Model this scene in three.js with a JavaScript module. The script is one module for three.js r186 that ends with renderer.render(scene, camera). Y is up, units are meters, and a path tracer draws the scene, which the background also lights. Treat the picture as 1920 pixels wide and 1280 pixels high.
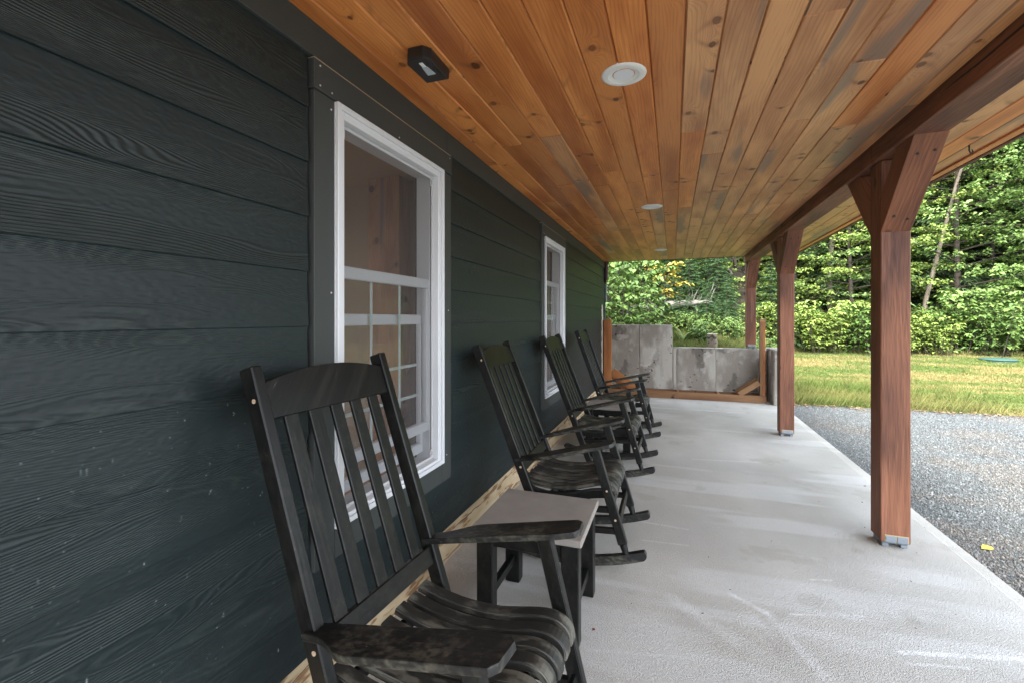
import * as THREE from 'three';
import { mergeGeometries } from 'three/addons/utils/BufferGeometryUtils.js';

// ---------------------------------------------------------------- camera, sky, sun, exposure
const scene = new THREE.Scene();
const EYE = 1.356;                                   // metres above the slab
const FOCAL = 860, VX = 1262, VY = 597;              // pixels of the 1920 x 1280 photograph
const YAW = Math.atan((VX - 960) / FOCAL);
const camera = new THREE.PerspectiveCamera(2 * Math.atan(640 / FOCAL) * 180 / Math.PI, 1.5, 0.05, 400);
camera.position.set(0, EYE, 0);
camera.rotation.set(0, YAW, 0);
camera.setViewOffset(1920, 1280, 0, 43, 1920, 1280); // shift lens: level camera, horizon above the middle
scene.add(camera);

const SUN = new THREE.Vector3(0.03, 0.82, 0.57).normalize();
{
  const w = 256, h = 128, d = new Float32Array(w * h * 4);
  for (let j = 0; j < h; j++) for (let i = 0; i < w; i++) {
    const el = ((j + 0.5) / h - 0.5) * Math.PI, az = ((i + 0.5) / w - 0.5) * 2 * Math.PI;
    const v = new THREE.Vector3(Math.cos(el) * Math.cos(az), Math.sin(el), Math.cos(el) * Math.sin(az));
    const t = Math.pow(Math.max(0, Math.sin(el)), 0.55);
    const glow = 0.55 * Math.pow(Math.max(0, v.dot(SUN)), 5);
    const o = (j * w + i) * 4;
    d[o] = 1.9 * (1.14 - 0.42 * t + glow); d[o + 1] = 1.9 * (1.18 - 0.30 * t + glow * 0.97); d[o + 2] = 1.9 * (1.24 - 0.12 * t + glow * 0.9); d[o + 3] = 1;
  }
  const sky = new THREE.DataTexture(d, w, h, THREE.RGBAFormat, THREE.FloatType);
  sky.mapping = THREE.EquirectangularReflectionMapping; sky.magFilter = THREE.LinearFilter; sky.needsUpdate = true;
  scene.background = sky; scene.environment = sky;
}
const sun = new THREE.DirectionalLight(new THREE.Color(1.0, 0.955, 0.88), 3.9);
sun.position.copy(SUN).multiplyScalar(60); sun.target.position.set(3, 0, -8);
sun.castShadow = true; sun.shadow.radius = 38; sun.shadow.mapSize.set(2048, 2048);
Object.assign(sun.shadow.camera, { left: -30, right: 30, top: 30, bottom: -30, near: 1, far: 160 });
scene.add(sun, sun.target);
const renderer = new THREE.WebGLRenderer({ antialias: true });
renderer.toneMapping = THREE.LinearToneMapping;
renderer.toneMappingExposure = 2.5;
renderer.shadowMap.enabled = true;

// ---------------------------------------------------------------- helpers
const rngOf = (s) => () => { s |= 0; s = s + 0x6D2B79F5 | 0; let t = Math.imul(s ^ s >>> 15, 1 | s); t = t + Math.imul(t ^ t >>> 7, 61 | t) ^ t; return ((t ^ t >>> 14) >>> 0) / 4294967296; };
const V3 = (x, y, z) => new THREE.Vector3(x, y, z);
const lerp = (a, b, t) => a + (b - a) * t, clamp = (x, a = 0, b = 1) => Math.min(b, Math.max(a, x));
const smooth = (a, b, x) => { const t = clamp((x - a) / (b - a)); return t * t * (3 - 2 * t); };
const names = {};
const numbered = (n) => { const k = names[n] = (names[n] ?? -1) + 1; return k ? `${n}_${String(k).padStart(3, '0')}` : n; };
// a pixel of the photograph gives a direction; the plane it lies on gives the place
const CY = Math.cos(YAW), SY = Math.sin(YAW);
function ray(px, py) { const u = (px - 960) / FOCAL, v = (VY - py) / FOCAL; return [u * CY - SY, v, u * SY + CY]; }
const onLevel = (px, py, y) => { const r = ray(px, py), k = (y - EYE) / r[1]; return [r[0] * k, r[2] * k]; };      // [x, forward]
const onFar = (px, py, f) => { const r = ray(px, py), k = f / r[2]; return [r[0] * k, EYE + r[1] * k]; };          // [x, y]

const TB = new Uint32Array(65536); { const r = rngOf(77); for (let i = 0; i < 65536; i++) TB[i] = r() * 4294967295; }
const hsh = (x, y, s) => TB[(x * 1619 + y * 31337 + s * 6971) & 65535] / 4294967295;
function vn(x, y, px, py, s = 0) {                      // value noise that repeats after px, py cells
  const xi = Math.floor(x), yi = Math.floor(y), fx = x - xi, fy = y - yi, u = fx * fx * (3 - 2 * fx), v = fy * fy * (3 - 2 * fy);
  const x0 = ((xi % px) + px) % px, x1 = (x0 + 1) % px, y0 = ((yi % py) + py) % py, y1 = (y0 + 1) % py;
  return lerp(lerp(hsh(x0, y0, s), hsh(x1, y0, s), u), lerp(hsh(x0, y1, s), hsh(x1, y1, s), u), v);
}
function fbm(u, v, nx, ny, oct = 4, s = 0) { let a = 0.5, r = 0, t = 0; for (let i = 0; i < oct; i++) { r += a * vn(u * nx, v * ny, nx, ny, s + i * 13); t += a; a *= 0.5; nx *= 2; ny *= 2; } return r / t; }
function tex(w, h, size, fn, srgb = true) {             // size: metres that one tile covers
  const d = new Uint8Array(w * h * 4);
  for (let j = 0; j < h; j++) for (let i = 0; i < w; i++) {
    const c = fn((i + 0.5) / w, (j + 0.5) / h), o = (j * w + i) * 4;
    if (typeof c === 'number') { d[o] = d[o + 1] = d[o + 2] = clamp(c) * 255; } else { d[o] = clamp(c[0], 0, 255); d[o + 1] = clamp(c[1], 0, 255); d[o + 2] = clamp(c[2], 0, 255); }
    d[o + 3] = 255;
  }
  const t = new THREE.DataTexture(d, w, h, THREE.RGBAFormat);
  t.wrapS = t.wrapT = THREE.RepeatWrapping; t.magFilter = t.minFilter = THREE.LinearFilter; t.repeat.set(1 / size[0], 1 / size[1]);
  if (srgb) t.colorSpace = THREE.SRGBColorSpace;
  t.needsUpdate = true; return t;
}
const mix3 = (a, b, t) => [lerp(a[0], b[0], t), lerp(a[1], b[1], t), lerp(a[2], b[2], t)];
const std = (o) => new THREE.MeshStandardMaterial(o), phy = (o) => new THREE.MeshPhysicalMaterial(o);
const lin = (r, g, b) => new THREE.Color().setRGB(r, g, b);

// chamfered block, uv in metres with u along the grain
function piece(sx, sy, sz, { b = 0.002, grain, uo = [0, 0] } = {}) {
  const H = [sx / 2, sy / 2, sz / 2], g = grain ?? (sx >= sy && sx >= sz ? 0 : sy >= sz ? 1 : 2);
  b = Math.min(b, sx / 3, sy / 3, sz / 3);
  const P = [], N = [], U = [];
  const vtx = (a, s) => [0, 1, 2].map((k) => s[k] * (k === a ? H[k] : H[k] - b));
  const tri = (p, q, r) => {
    const e = [q[0] - p[0], q[1] - p[1], q[2] - p[2]], f = [r[0] - p[0], r[1] - p[1], r[2] - p[2]];
    let n = [e[1] * f[2] - e[2] * f[1], e[2] * f[0] - e[0] * f[2], e[0] * f[1] - e[1] * f[0]];
    if (n[0] * (p[0] + q[0] + r[0]) + n[1] * (p[1] + q[1] + r[1]) + n[2] * (p[2] + q[2] + r[2]) < 0) { [q, r] = [r, q]; n = n.map((x) => -x); }
    const l = Math.hypot(...n) || 1; n = n.map((x) => x / l);
    const A = n.map(Math.abs), m = A[0] >= A[1] - 1e-6 && A[0] >= A[2] - 1e-6 ? 0 : A[1] >= A[2] - 1e-6 ? 1 : 2, o = [0, 1, 2].filter((k) => k !== m);
    for (const v of [p, q, r]) {
      P.push(...v); N.push(...n);
      if (m === g) U.push(v[o[0]] * 0.2 + uo[0], v[o[1]] + uo[1]); else U.push(v[g] + uo[0], v[o.find((k) => k !== g)] + uo[1] + m * 0.31);
    }
  };
  const quad = (p, q, r, s) => { tri(p, q, r); tri(p, r, s); };
  for (let a = 0; a < 3; a++) { const [c, d] = [0, 1, 2].filter((k) => k !== a);
    for (const s of [-1, 1]) { const at = (i, j) => { const q = [0, 0, 0]; q[a] = s; q[c] = i; q[d] = j; return vtx(a, q); }; quad(at(-1, -1), at(1, -1), at(1, 1), at(-1, 1)); }
    for (const i of [-1, 1]) for (const j of [-1, 1]) { const q0 = [0, 0, 0], q1 = [0, 0, 0]; q0[a] = -1; q1[a] = 1; q0[c] = q1[c] = i; q0[d] = q1[d] = j; quad(vtx(c, q0), vtx(c, q1), vtx(d, q1), vtx(d, q0)); } }
  for (const i of [-1, 1]) for (const j of [-1, 1]) for (const k of [-1, 1]) tri(vtx(0, [i, j, k]), vtx(1, [i, j, k]), vtx(2, [i, j, k]));
  const G = new THREE.BufferGeometry();
  G.setAttribute('position', new THREE.Float32BufferAttribute(P, 3)); G.setAttribute('normal', new THREE.Float32BufferAttribute(N, 3)); G.setAttribute('uv', new THREE.Float32BufferAttribute(U, 2));
  return G;
}
const box = (x0, x1, y0, y1, f0, f1, o) => piece(x1 - x0, y1 - y0, Math.abs(f1 - f0), o).translate((x0 + x1) / 2, (y0 + y1) / 2, -(f0 + f1) / 2);
// a bar of section w x t from p to q; the w side is laid along "side"
function bar(p, q, w, t, side = V3(0, 0, 1), o) {
  const x = q.clone().sub(p), L = x.length(); x.normalize();
  const z = side.clone().addScaledVector(x, -side.dot(x)).normalize(), y = z.clone().cross(x);
  const m = new THREE.Matrix4().makeBasis(x, y, z).setPosition(p.clone().add(q).multiplyScalar(0.5));
  return piece(L, t, w, { grain: 0, ...o }).applyMatrix4(m);
}
function tube(pts, rad, n = 8, cap = true) {            // tapered round limb through points
  const P = [], N = [], U = [], I = []; let len = 0;
  for (let i = 0; i < pts.length; i++) {
    const d = pts[Math.min(i + 1, pts.length - 1)].clone().sub(pts[Math.max(i - 1, 0)]).normalize();
    const a = Math.abs(d.y) > 0.9 ? V3(1, 0, 0) : V3(0, 1, 0), e = a.clone().cross(d).normalize(), f = d.clone().cross(e);
    if (i) len += pts[i].distanceTo(pts[i - 1]);
    for (let k = 0; k <= n; k++) { const th = k / n * Math.PI * 2, v = e.clone().multiplyScalar(Math.cos(th)).addScaledVector(f, Math.sin(th)); N.push(v.x, v.y, v.z); v.multiplyScalar(rad[i]).add(pts[i]); P.push(v.x, v.y, v.z); U.push(len, k / n * 6.28 * rad[0]); }
  }
  for (let i = 0; i + 1 < pts.length; i++) for (let k = 0; k < n; k++) { const a = i * (n + 1) + k, b = a + n + 1; I.push(a, a + 1, b, b, a + 1, b + 1); }
  if (cap) for (const [i, s] of [[0, 1], [pts.length - 1, 0]]) { const c = P.length / 3, d = pts[i].clone().sub(pts[i ? i - 1 : 1]).normalize(); P.push(pts[i].x, pts[i].y, pts[i].z); N.push(d.x, d.y, d.z); U.push(0, 0); const st = i * (n + 1), m = c + 1; for (let k = 0; k <= n; k++) { const q = (st + k) * 3; P.push(P[q], P[q + 1], P[q + 2]); N.push(d.x, d.y, d.z); U.push(P[q], P[q + 2]); } for (let k = 0; k < n; k++) s ? I.push(c, m + k + 1, m + k) : I.push(c, m + k, m + k + 1); }
  const G = new THREE.BufferGeometry();
  G.setAttribute('position', new THREE.Float32BufferAttribute(P, 3)); G.setAttribute('normal', new THREE.Float32BufferAttribute(N, 3)); G.setAttribute('uv', new THREE.Float32BufferAttribute(U, 2)); G.setIndex(I);
  return G.toNonIndexed();
}
const M = (name, geos, mat, parent = scene) => {
  const list = (Array.isArray(geos) ? geos : [geos]).map((g) => g.index ? g.toNonIndexed() : g);
  const o = new THREE.Mesh(list.length > 1 ? mergeGeometries(list) : list[0], mat);
  o.name = parent === scene ? numbered(name) : name; parent.add(o); return o;
};
const tag = (o, label, category, group) => { o.userData.label = label; o.userData.category = category; if (group) o.userData.group = group; return o; };
function thing(name, label, category, [x, y, z] = [0, 0, 0], group) { const o = new THREE.Group(); o.name = numbered(name); o.position.set(x, y, z); scene.add(o); return tag(o, label, category, group); }
const struct = (o, label) => { o.userData.kind = 'structure'; if (label) o.userData.label = label; return o; };
const stuff = (o) => { o.userData.kind = 'stuff'; return o; };
const group = (name, parent) => { const g = new THREE.Group(); g.name = name; parent.add(g); return g; };
function copyOf(src, label, grp) { const c = src.clone(); c.userData = { ...src.userData }; c.name = numbered(src.name.replace(/_\d{3}$/, '')); scene.add(c); if (label) c.userData.label = label; if (grp) c.userData.group = grp; return c; }

// ---------------------------------------------------------------- surfaces
function pineTex(seed, light, dark, stain) {
  const r = rngOf(seed), K = [];
  for (let i = 0; i < 26; i++) K.push([r() * 3, r(), 0.006 + r() * 0.013, r()]);
  return tex(1280, 640, [3, 1], (u, v) => {
    const X = u * 3; let g = v * 64 + 5 * fbm(u, v, 3, 4, 3, seed) + 1.2 * vn(u * 12, v * 30, 12, 30, seed + 3), kn = 0, halo = 0, kr = 0;
    for (const [ku, kv, kr0, kd] of K) {
      let du = X - ku; du -= Math.round(du / 3) * 3; let dv = v - kv; dv -= Math.round(dv);
      if (Math.abs(dv) > kr0 * 6 || Math.abs(du) > kr0 * 16) continue;
      g += 5 * Math.exp(-((du / (kr0 * 5)) ** 2) - (dv / (kr0 * 2.2)) ** 2);
      const e = Math.hypot(du / 1.5, dv) / kr0 * (0.85 + 0.3 * vn(u * 300, v * 100, 300, 100, 5));
      if (e < 1) { kn = Math.max(kn, 0.45 + 0.55 * kd); kr = e; }
      const bow = du - kr0 * 0.9 * (dv / kr0) ** 2 * 0.22 * (kd > 0.5 ? 1 : -1); halo = Math.max(halo, Math.exp(-((bow / (kr0 * 1.25)) ** 2) - (dv / (kr0 * 3.4)) ** 2) * (0.35 + 0.5 * kd) * (0.5 + 0.8 * vn(u * 60, v * 60, 60, 60, 15)));
    }
    const late = Math.pow(0.5 + 0.5 * Math.sin(g * 6.2832), 3), fine = vn(u * 40, v * 420, 40, 420, seed + 7), blot = fbm(u, v, 6, 9, 4, seed + 20);
    let c = mix3(light, dark, clamp(0.24 * late + 0.28 * fine + 1.5 * (blot - 0.40)));
    if (stain) { const s = smooth(0.56, 0.70, fbm(u, v, 3, 10, 4, seed + 31)); c = mix3(c, [136, 114, 100], 0.72 * s); }
    c = mix3(c, mix3(dark, [60, 32, 16], 0.6), 0.75 * halo);
    if (kn) c = mix3(c, mix3([62, 34, 18], [128, 74, 36], 0.5 + 0.5 * Math.sin(kr * 16)), kn);
    return c;
  });
}
const pineA = pineTex(11, [232, 156, 88], [176, 98, 46], false), pineB = pineTex(23, [226, 168, 114], [168, 110, 70], true);
const woodBump = tex(768, 384, [1.5, 0.5], (u, v) => 0.5 * vn(u * 20, v * 180, 20, 180, 3) + 0.5 * fbm(u, v, 8, 60, 3, 8), false);
const timberTex = tex(1280, 384, [3, 0.8], (u, v) => {
  const g = v * 22 + 14 * fbm(u, v, 2, 3, 3, 91), late = Math.pow(0.5 + 0.5 * Math.sin(g * 6.2832), 2) * smooth(0.3, 0.7, fbm(u, v, 4, 6, 3, 99)), f = vn(u * 30, v * 300, 30, 300, 4), b = fbm(u, v, 5, 5, 4, 44);
  let kk = 0; for (const [ku, kv, kr] of [[0.13, 0.22, 0.02], [0.41, 0.63, 0.024], [0.58, 0.12, 0.016], [0.77, 0.42, 0.026], [0.93, 0.8, 0.018], [0.3, 0.9, 0.014]]) kk = Math.max(kk, 1 - smooth(0.6, 1.5, Math.hypot((u - ku) * 3 / 1.5, (v - kv) * 0.8) / kr * (0.8 + 0.4 * vn(u * 200, v * 60, 200, 60, 12))));
  let c = mix3([136, 86, 59], [80, 46, 31], clamp(0.17 * late + 0.6 * f + 1.7 * (b - 0.48)));
  const pale = smooth(0.62, 0.75, fbm(u, v, 4, 14, 4, 61)); c = mix3(c, [176, 120, 92], 0.35 * pale); c = mix3(c, [74, 42, 26], 0.75 * kk); for (let k = 0; k < 4; k++) { const cv = 0.13 + 0.25 * k + 0.03 * (fbm(u, 0.5, 9, 1, 3, 70 + k) - 0.5); if (Math.abs(v - cv) < 0.006 * smooth(0.45, 0.6, fbm(u, 0.3, 4, 1, 3, 80 + k))) c = [38, 20, 14]; }
  return c;
});
const timberBump = tex(1024, 256, [3, 0.8], (u, v) => 0.22 * (0.5 + 0.5 * Math.sin((v * 22 + 14 * fbm(u, v, 2, 3, 3, 91)) * 6.2832)) + 0.45 * vn(u * 60, v * 220, 60, 220, 9) + 0.33 * fbm(u, v, 24, 40, 3, 19), false);
const sidingField = (u, v) => v * 300 + 36 * fbm(u, v, 3, 10, 3, 201) + 5 * vn(u * 14, v * 40, 14, 40, 207);
const sidingBump = tex(1792, 896, [3.6, 1.8], (u, v) => {
  const g = sidingField(u, v), w = 0.5 + 0.5 * Math.sin(g * 6.2832), amp = smooth(0.36, 0.62, fbm(u, v, 3, 18, 3, 216));
  return 0.12 + 0.62 * amp * w + 0.26 * vn(u * 240, v * 300, 240, 300, 5);
}, false);
const sidingColor = (specks) => { const r = rngOf(5 + specks), S = new Map();
  if (specks) for (let i = 0; i < 1900; i++) { const x = r() * 1024 | 0, y = r() * 512 | 0, n = 1 + (r() ** 6 * 4 | 0), st = 0.12 + 0.88 * r() ** 2; for (let k = 0; k < n; k++) S.set(((x + (r() * 1.25 | 0)) & 1023) + ((y + k) & 511) * 1024, st * (0.5 + 0.5 * r())); }
  return tex(1024, 512, [3.6, 1.8], (u, v) => {
    const b = fbm(u, v, 9, 9, 4, 230), w = Math.pow(0.5 + 0.5 * Math.sin(sidingField(u, v) * 6.2832), 4) * smooth(0.36, 0.62, fbm(u, v, 3, 18, 3, 216));
    let c = mix3([25, 34, 35], [35, 44, 44], b); c = mix3(c, [70, 76, 70], 0.34 * w);
    const s = S.get((u * 1024 | 0) + (v * 512 | 0) * 1024); if (s) c = mix3(c, [196, 200, 198], 0.8 * s);
    return c;
  }); };
const concreteWallTex = tex(1024, 512, [3, 1.5], (u, v) => {
  const a = fbm(u, v, 4, 3, 5, 301), d = fbm(u, v, 14, 5, 5, 318), p = fbm(u, v, 60, 34, 3, 330);
  let c = mix3([188, 182, 172], [160, 153, 142], a); c = mix3(c, [122, 113, 102], 0.7 * smooth(0.42, 0.66, fbm(u, v, 13, 3, 5, 317))); c = mix3(c, [84, 77, 69], 0.6 * smooth(0.56, 0.7, d) * smooth(0.4, 0.62, a));
  c = mix3(c, [52, 48, 44], 0.8 * smooth(0.73, 0.79, p) * smooth(0.4, 0.6, d)); c = mix3(c, [200, 196, 190], 0.45 * smooth(0.6, 0.74, fbm(u, v, 18, 12, 4, 351)) * smooth(0.45, 0.6, d));
  return c;
});
const pitBump = tex(512, 512, [0.5, 0.5], (u, v) => 0.6 * fbm(u, v, 40, 40, 3, 3) + 0.4 * (1 - smooth(0.72, 0.8, vn(u * 22, v * 22, 22, 22, 8))), false);
const SX0 = -1.22, SX1 = 1.63, SF0 = -2.2, SF1 = 8.6;   // the slab
const scuffs = [[1690, 1222, 1925, 1236, 0.018, 0.75], [1700, 1243, 1820, 1252, 0.01, 0.5], [1368, 1112, 1440, 1150, 0.02, 0.45], [1440, 1150, 1560, 1282, 0.035, 0.3], [1482, 1151, 1545, 1153, 0.008, 0.6], [1580, 1153, 1620, 1155, 0.008, 0.5],
  [1260, 1120, 1380, 1200, 0.05, 0.3], [1190, 975, 1290, 992, 0.012, 0.35], [1205, 1012, 1290, 1022, 0.01, 0.3], [1100, 1217, 1330, 1236, 0.01, 0.25], [1520, 1086, 1560, 1087, 0.007, 0.6], [1300, 860, 1420, 866, 0.02, 0.3]].map(([a, b, c, d, w, s]) => [...onLevel(a, b, 0), ...onLevel(c, d, 0), w, s]);
const slabTex = tex(768, 1664, [1, 1], (u, v) => {
  const X = lerp(SX0, SX1, u), F = lerp(SF0, SF1, v), a = fbm(u, v, 5, 16, 5, 401), b = fbm(u, v, 3, 60, 3, 420), g = vn(u * 500, v * 1400, 500, 1400, 9);
  let c = mix3([202, 197, 188], [166, 161, 153], clamp(1.4 * a - 0.2)); c = mix3(c, [160, 154, 142], 0.4 * smooth(0.45, 0.75, fbm(u, v, 4, 9, 4, 440)));
  c = mix3(c, [214, 214, 212], 0.35 * smooth(0.55, 0.7, b)); c = mix3(c, [150, 146, 138], 0.16 * g);
  c = mix3(c, [124, 116, 100], 0.18 * smooth(0.66, 0.8, fbm(u, v, 14, 50, 4, 455)));
  for (const [x0, f0, x1, f1, w, s] of scuffs) { const dx = x1 - x0, df = f1 - f0, t = clamp(((X - x0) * dx + (F - f0) * df) / (dx * dx + df * df)), q = Math.hypot(X - x0 - t * dx, F - f0 - t * df) / w; if (q < 1) c = mix3(c, [232, 232, 230], s * (1 - q * q) * (0.25 + 0.9 * vn(u * 260, v * 700, 260, 700, 31))); }
  return c;
});
slabTex.wrapS = slabTex.wrapT = THREE.ClampToEdgeWrapping;
const stipple = tex(512, 512, [0.35, 0.35], (u, v) => 0.55 * vn(u * 90, v * 130, 90, 130, 3) + 0.45 * vn(u * 220, v * 220, 220, 220, 7), false);
const bandTex = tex(1024, 128, [2.4, 0.16], (u, v) => {
  let c = mix3([206, 188, 156], [168, 146, 112], fbm(u, v, 14, 4, 4, 510)); c = mix3(c, [120, 84, 52], 0.8 * smooth(0.56, 0.72, fbm(u, v, 20, 6, 4, 521)));
  const crack = Math.abs(v - 0.28 - 0.22 * (fbm(u, 0.5, 12, 1, 4, 540) - 0.5)); return crack < 0.012 + 0.03 * (fbm(u, v, 30, 2, 3, 545) - 0.5) ? [78, 60, 44] : c;
});
const dirtTex = (amt, seed) => tex(512, 512, [0.6, 0.6], (u, v) => {
  const d = 0.55 * fbm(u, v, 7, 9, 5, seed) + 0.45 * fbm(u, v, 40, 60, 3, seed + 2), s = vn(u * 190, v * 190, 190, 190, seed + 4);
  let c = mix3([13, 13, 13], [22, 22, 20], fbm(u, v, 20, 20, 3, seed + 9)); c = mix3(c, [112, 108, 92], amt * smooth(0.38, 0.8, d)); if (s > 0.965) c = mix3(c, [150, 148, 140], 0.7 * (0.3 + amt)); return c;
});
const MAT = {
  siding: phy({ map: sidingColor(0), bumpMap: sidingBump, bumpScale: 0.0026, roughness: 0.44, specularIntensity: 0.65 }),
  sidingSpecked: phy({ map: sidingColor(1), bumpMap: sidingBump, bumpScale: 0.0026, roughness: 0.44, specularIntensity: 0.65 }),
  trim: phy({ color: lin(0.05, 0.055, 0.052), bumpMap: pitBump, bumpScale: 0.0003, roughness: 0.5, specularIntensity: 0.6 }),
  trimEdge: std({ color: lin(0.42, 0.31, 0.2), roughness: 0.85 }),
  white: std({ color: lin(0.68, 0.69, 0.7), roughness: 0.38 }),
  grid: std({ color: lin(0.55, 0.62, 0.58), roughness: 0.4 }),
  glass: phy({ color: 0xffffff, transmission: 1, thickness: 0, roughness: 0, ior: 1.5 }),
  screen: std({ color: lin(0.085, 0.085, 0.085), roughness: 0.8, transparent: true, opacity: 0.4 }),
  screenFrame: std({ color: lin(0.5, 0.5, 0.5), roughness: 0.45 }),
  clip: std({ color: lin(0.6, 0.6, 0.6), roughness: 0.35 }),
  wallCore: std({ color: lin(0.12, 0.12, 0.115), roughness: 0.9 }),
  plaster: std({ color: lin(0.52, 0.39, 0.25), roughness: 0.9 }),
  indoorWood: std({ map: pineB, roughness: 0.6 }),
  curtain: std({ color: lin(0.45, 0.45, 0.45), roughness: 0.95 }),
  band: std({ map: bandTex, bumpMap: pitBump, bumpScale: 0.002, roughness: 0.9 }),
  pine: [[pineA, 1, 0.98, 0.95], [pineA, 0.86, 0.8, 0.75], [pineA, 1.06, 1.0, 0.92], [pineA, 0.8, 0.74, 0.7], [pineB, 1, 1, 1], [pineB, 0.9, 0.9, 0.9], [pineB, 0.98, 0.94, 0.88], [pineB, 0.9, 0.87, 0.86]].map(([m, r, g, b]) => std({ map: m, color: lin(r, g, b), bumpMap: woodBump, bumpScale: 0.0004, roughness: 0.42 })),
  timber: std({ map: timberTex, bumpMap: timberBump, bumpScale: 0.003, roughness: 0.66 }),
  lumber: std({ map: pineB, color: lin(0.3, 0.3, 0.29), bumpMap: woodBump, bumpScale: 0.0006, roughness: 0.75 }),
  lumberOrange: std({ map: pineA, color: lin(0.5, 0.5, 0.5), bumpMap: woodBump, bumpScale: 0.0006, roughness: 0.7 }),
  lumberGrey: std({ map: pineB, color: lin(0.74, 0.76, 0.78), bumpMap: woodBump, bumpScale: 0.001, roughness: 0.85 }),
  paleWood: std({ color: lin(0.62, 0.56, 0.46), roughness: 0.8, bumpMap: woodBump, bumpScale: 0.0005 }),
  slab: std({ map: slabTex, bumpMap: stipple, bumpScale: 0.0034, roughness: 0.72 }),
  concrete: std({ map: concreteWallTex, bumpMap: pitBump, bumpScale: 0.003, roughness: 0.85 }),
  galvanised: std({ color: lin(0.26, 0.29, 0.32), metalness: 0.6, roughness: 0.5 }),
  rustyPlate: std({ color: lin(0.45, 0.36, 0.2), metalness: 0.2, roughness: 0.7 }),
  bolt: std({ color: lin(0.05, 0.045, 0.04), metalness: 0.5, roughness: 0.6 }),
  black: phy({ map: dirtTex(0.2, 601), roughness: 0.36, specularIntensity: 0.6, bumpMap: woodBump, bumpScale: 0.0003 }),
  seatDust: std({ map: tex(512, 512, [0.6, 0.6], (u, v) => mix3(mix3([28, 28, 26], [52, 51, 46], fbm(u, v, 30, 50, 3, 661)), [108, 104, 92], 0.8 * smooth(0.48, 0.72, fbm(u, v, 9, 14, 5, 667)))), roughness: 0.5, bumpMap: woodBump, bumpScale: 0.0004 }),
  dusty: std({ map: dirtTex(0.75, 611), roughness: 0.5, bumpMap: woodBump, bumpScale: 0.0004 }),
  worn: std({ map: dirtTex(0.95, 631), roughness: 0.5, bumpMap: woodBump, bumpScale: 0.0004 }),
  tableTop: std({ map: tex(256, 256, [0.5, 0.5], (u, v) => mix3([150, 143, 134], [134, 128, 120], fbm(u, v, 8, 8, 4, 640))), roughness: 0.6 }),
  plug: std({ color: lin(0.5, 0.36, 0.24), roughness: 0.7 }),
  bronze: std({ color: lin(0.022, 0.02, 0.019), roughness: 0.4 }),
  lens: std({ color: lin(0.5, 0.55, 0.58), roughness: 0.2 }),
  lampTrim: std({ color: lin(0.86, 0.85, 0.8), roughness: 0.45 }),
  lampLens: std({ color: lin(0.86, 0.87, 0.89), roughness: 0.5 }),
  roofDark: std({ color: lin(0.06, 0.06, 0.06), roughness: 0.95 }),
  sheathing: std({ color: lin(0.36, 0.25, 0.15), roughness: 1 }),
  pipe: std({ color: lin(0.07, 0.035, 0.028), roughness: 0.45 }),
  pipeGrey: std({ color: lin(0.3, 0.32, 0.33), roughness: 0.5 }),
};
console.log('textures done');

// ---------------------------------------------------------------- large structure: slab, house wall, porch roof
const XW = -1.22, CEIL = 2.405, WALLEND = 8.7;
{ // slab with a tooled, slightly lower edge strip
  const P = [], U = [], I = [], xs = []; for (let i = 0; i <= 20; i++) xs.push(lerp(SX0 - 0.03, SX1 - 0.085, i / 20)); xs.push(SX1 - 0.075, SX1 - 0.008, SX1);
  const ys = (x) => x > SX1 - 0.004 ? -0.022 : x > SX1 - 0.08 ? -0.004 - 0.05 * (x - SX1 + 0.08) : 0, fs = []; for (let k = 0; k <= 60; k++) fs.push(lerp(SF0, SF1, k / 60));
  for (const f of fs) { for (const x of xs) { P.push(x, ys(x) , -f); U.push(clamp((x - SX0) / (SX1 - SX0), 0.001, 0.999), (f - SF0) / (SF1 - SF0)); } P.push(SX1, -0.16, -f); U.push(0.995, (f - SF0) / (SF1 - SF0)); }
  const n = xs.length + 1; for (let j = 0; j < 60; j++) for (let i = 0; i + 1 < n; i++) { const a = j * n + i, b = a + n; I.push(a, a + 1, b, b, a + 1, b + 1); }
  const g = new THREE.BufferGeometry(); g.setAttribute('position', new THREE.Float32BufferAttribute(P, 3)); g.setAttribute('uv', new THREE.Float32BufferAttribute(U, 2)); g.setIndex(I);
  const ng = g.toNonIndexed(); ng.computeVertexNormals();
  const t = stipple.clone(); t.repeat.set(8, 30); t.needsUpdate = true; MAT.slab.bumpMap = t;
  struct(M('porch_slab', ng, MAT.slab), 'broom finished grey concrete porch slab');
}
const WIN = [1.816, 4.782].map((c) => ({ c, f0: c - 0.422, f1: c + 0.422, y0: 0.57, y1: 2.165 }));
const house = thing('house', 'house wall of dark blue grey lap siding with white windows', 'house');
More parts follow.
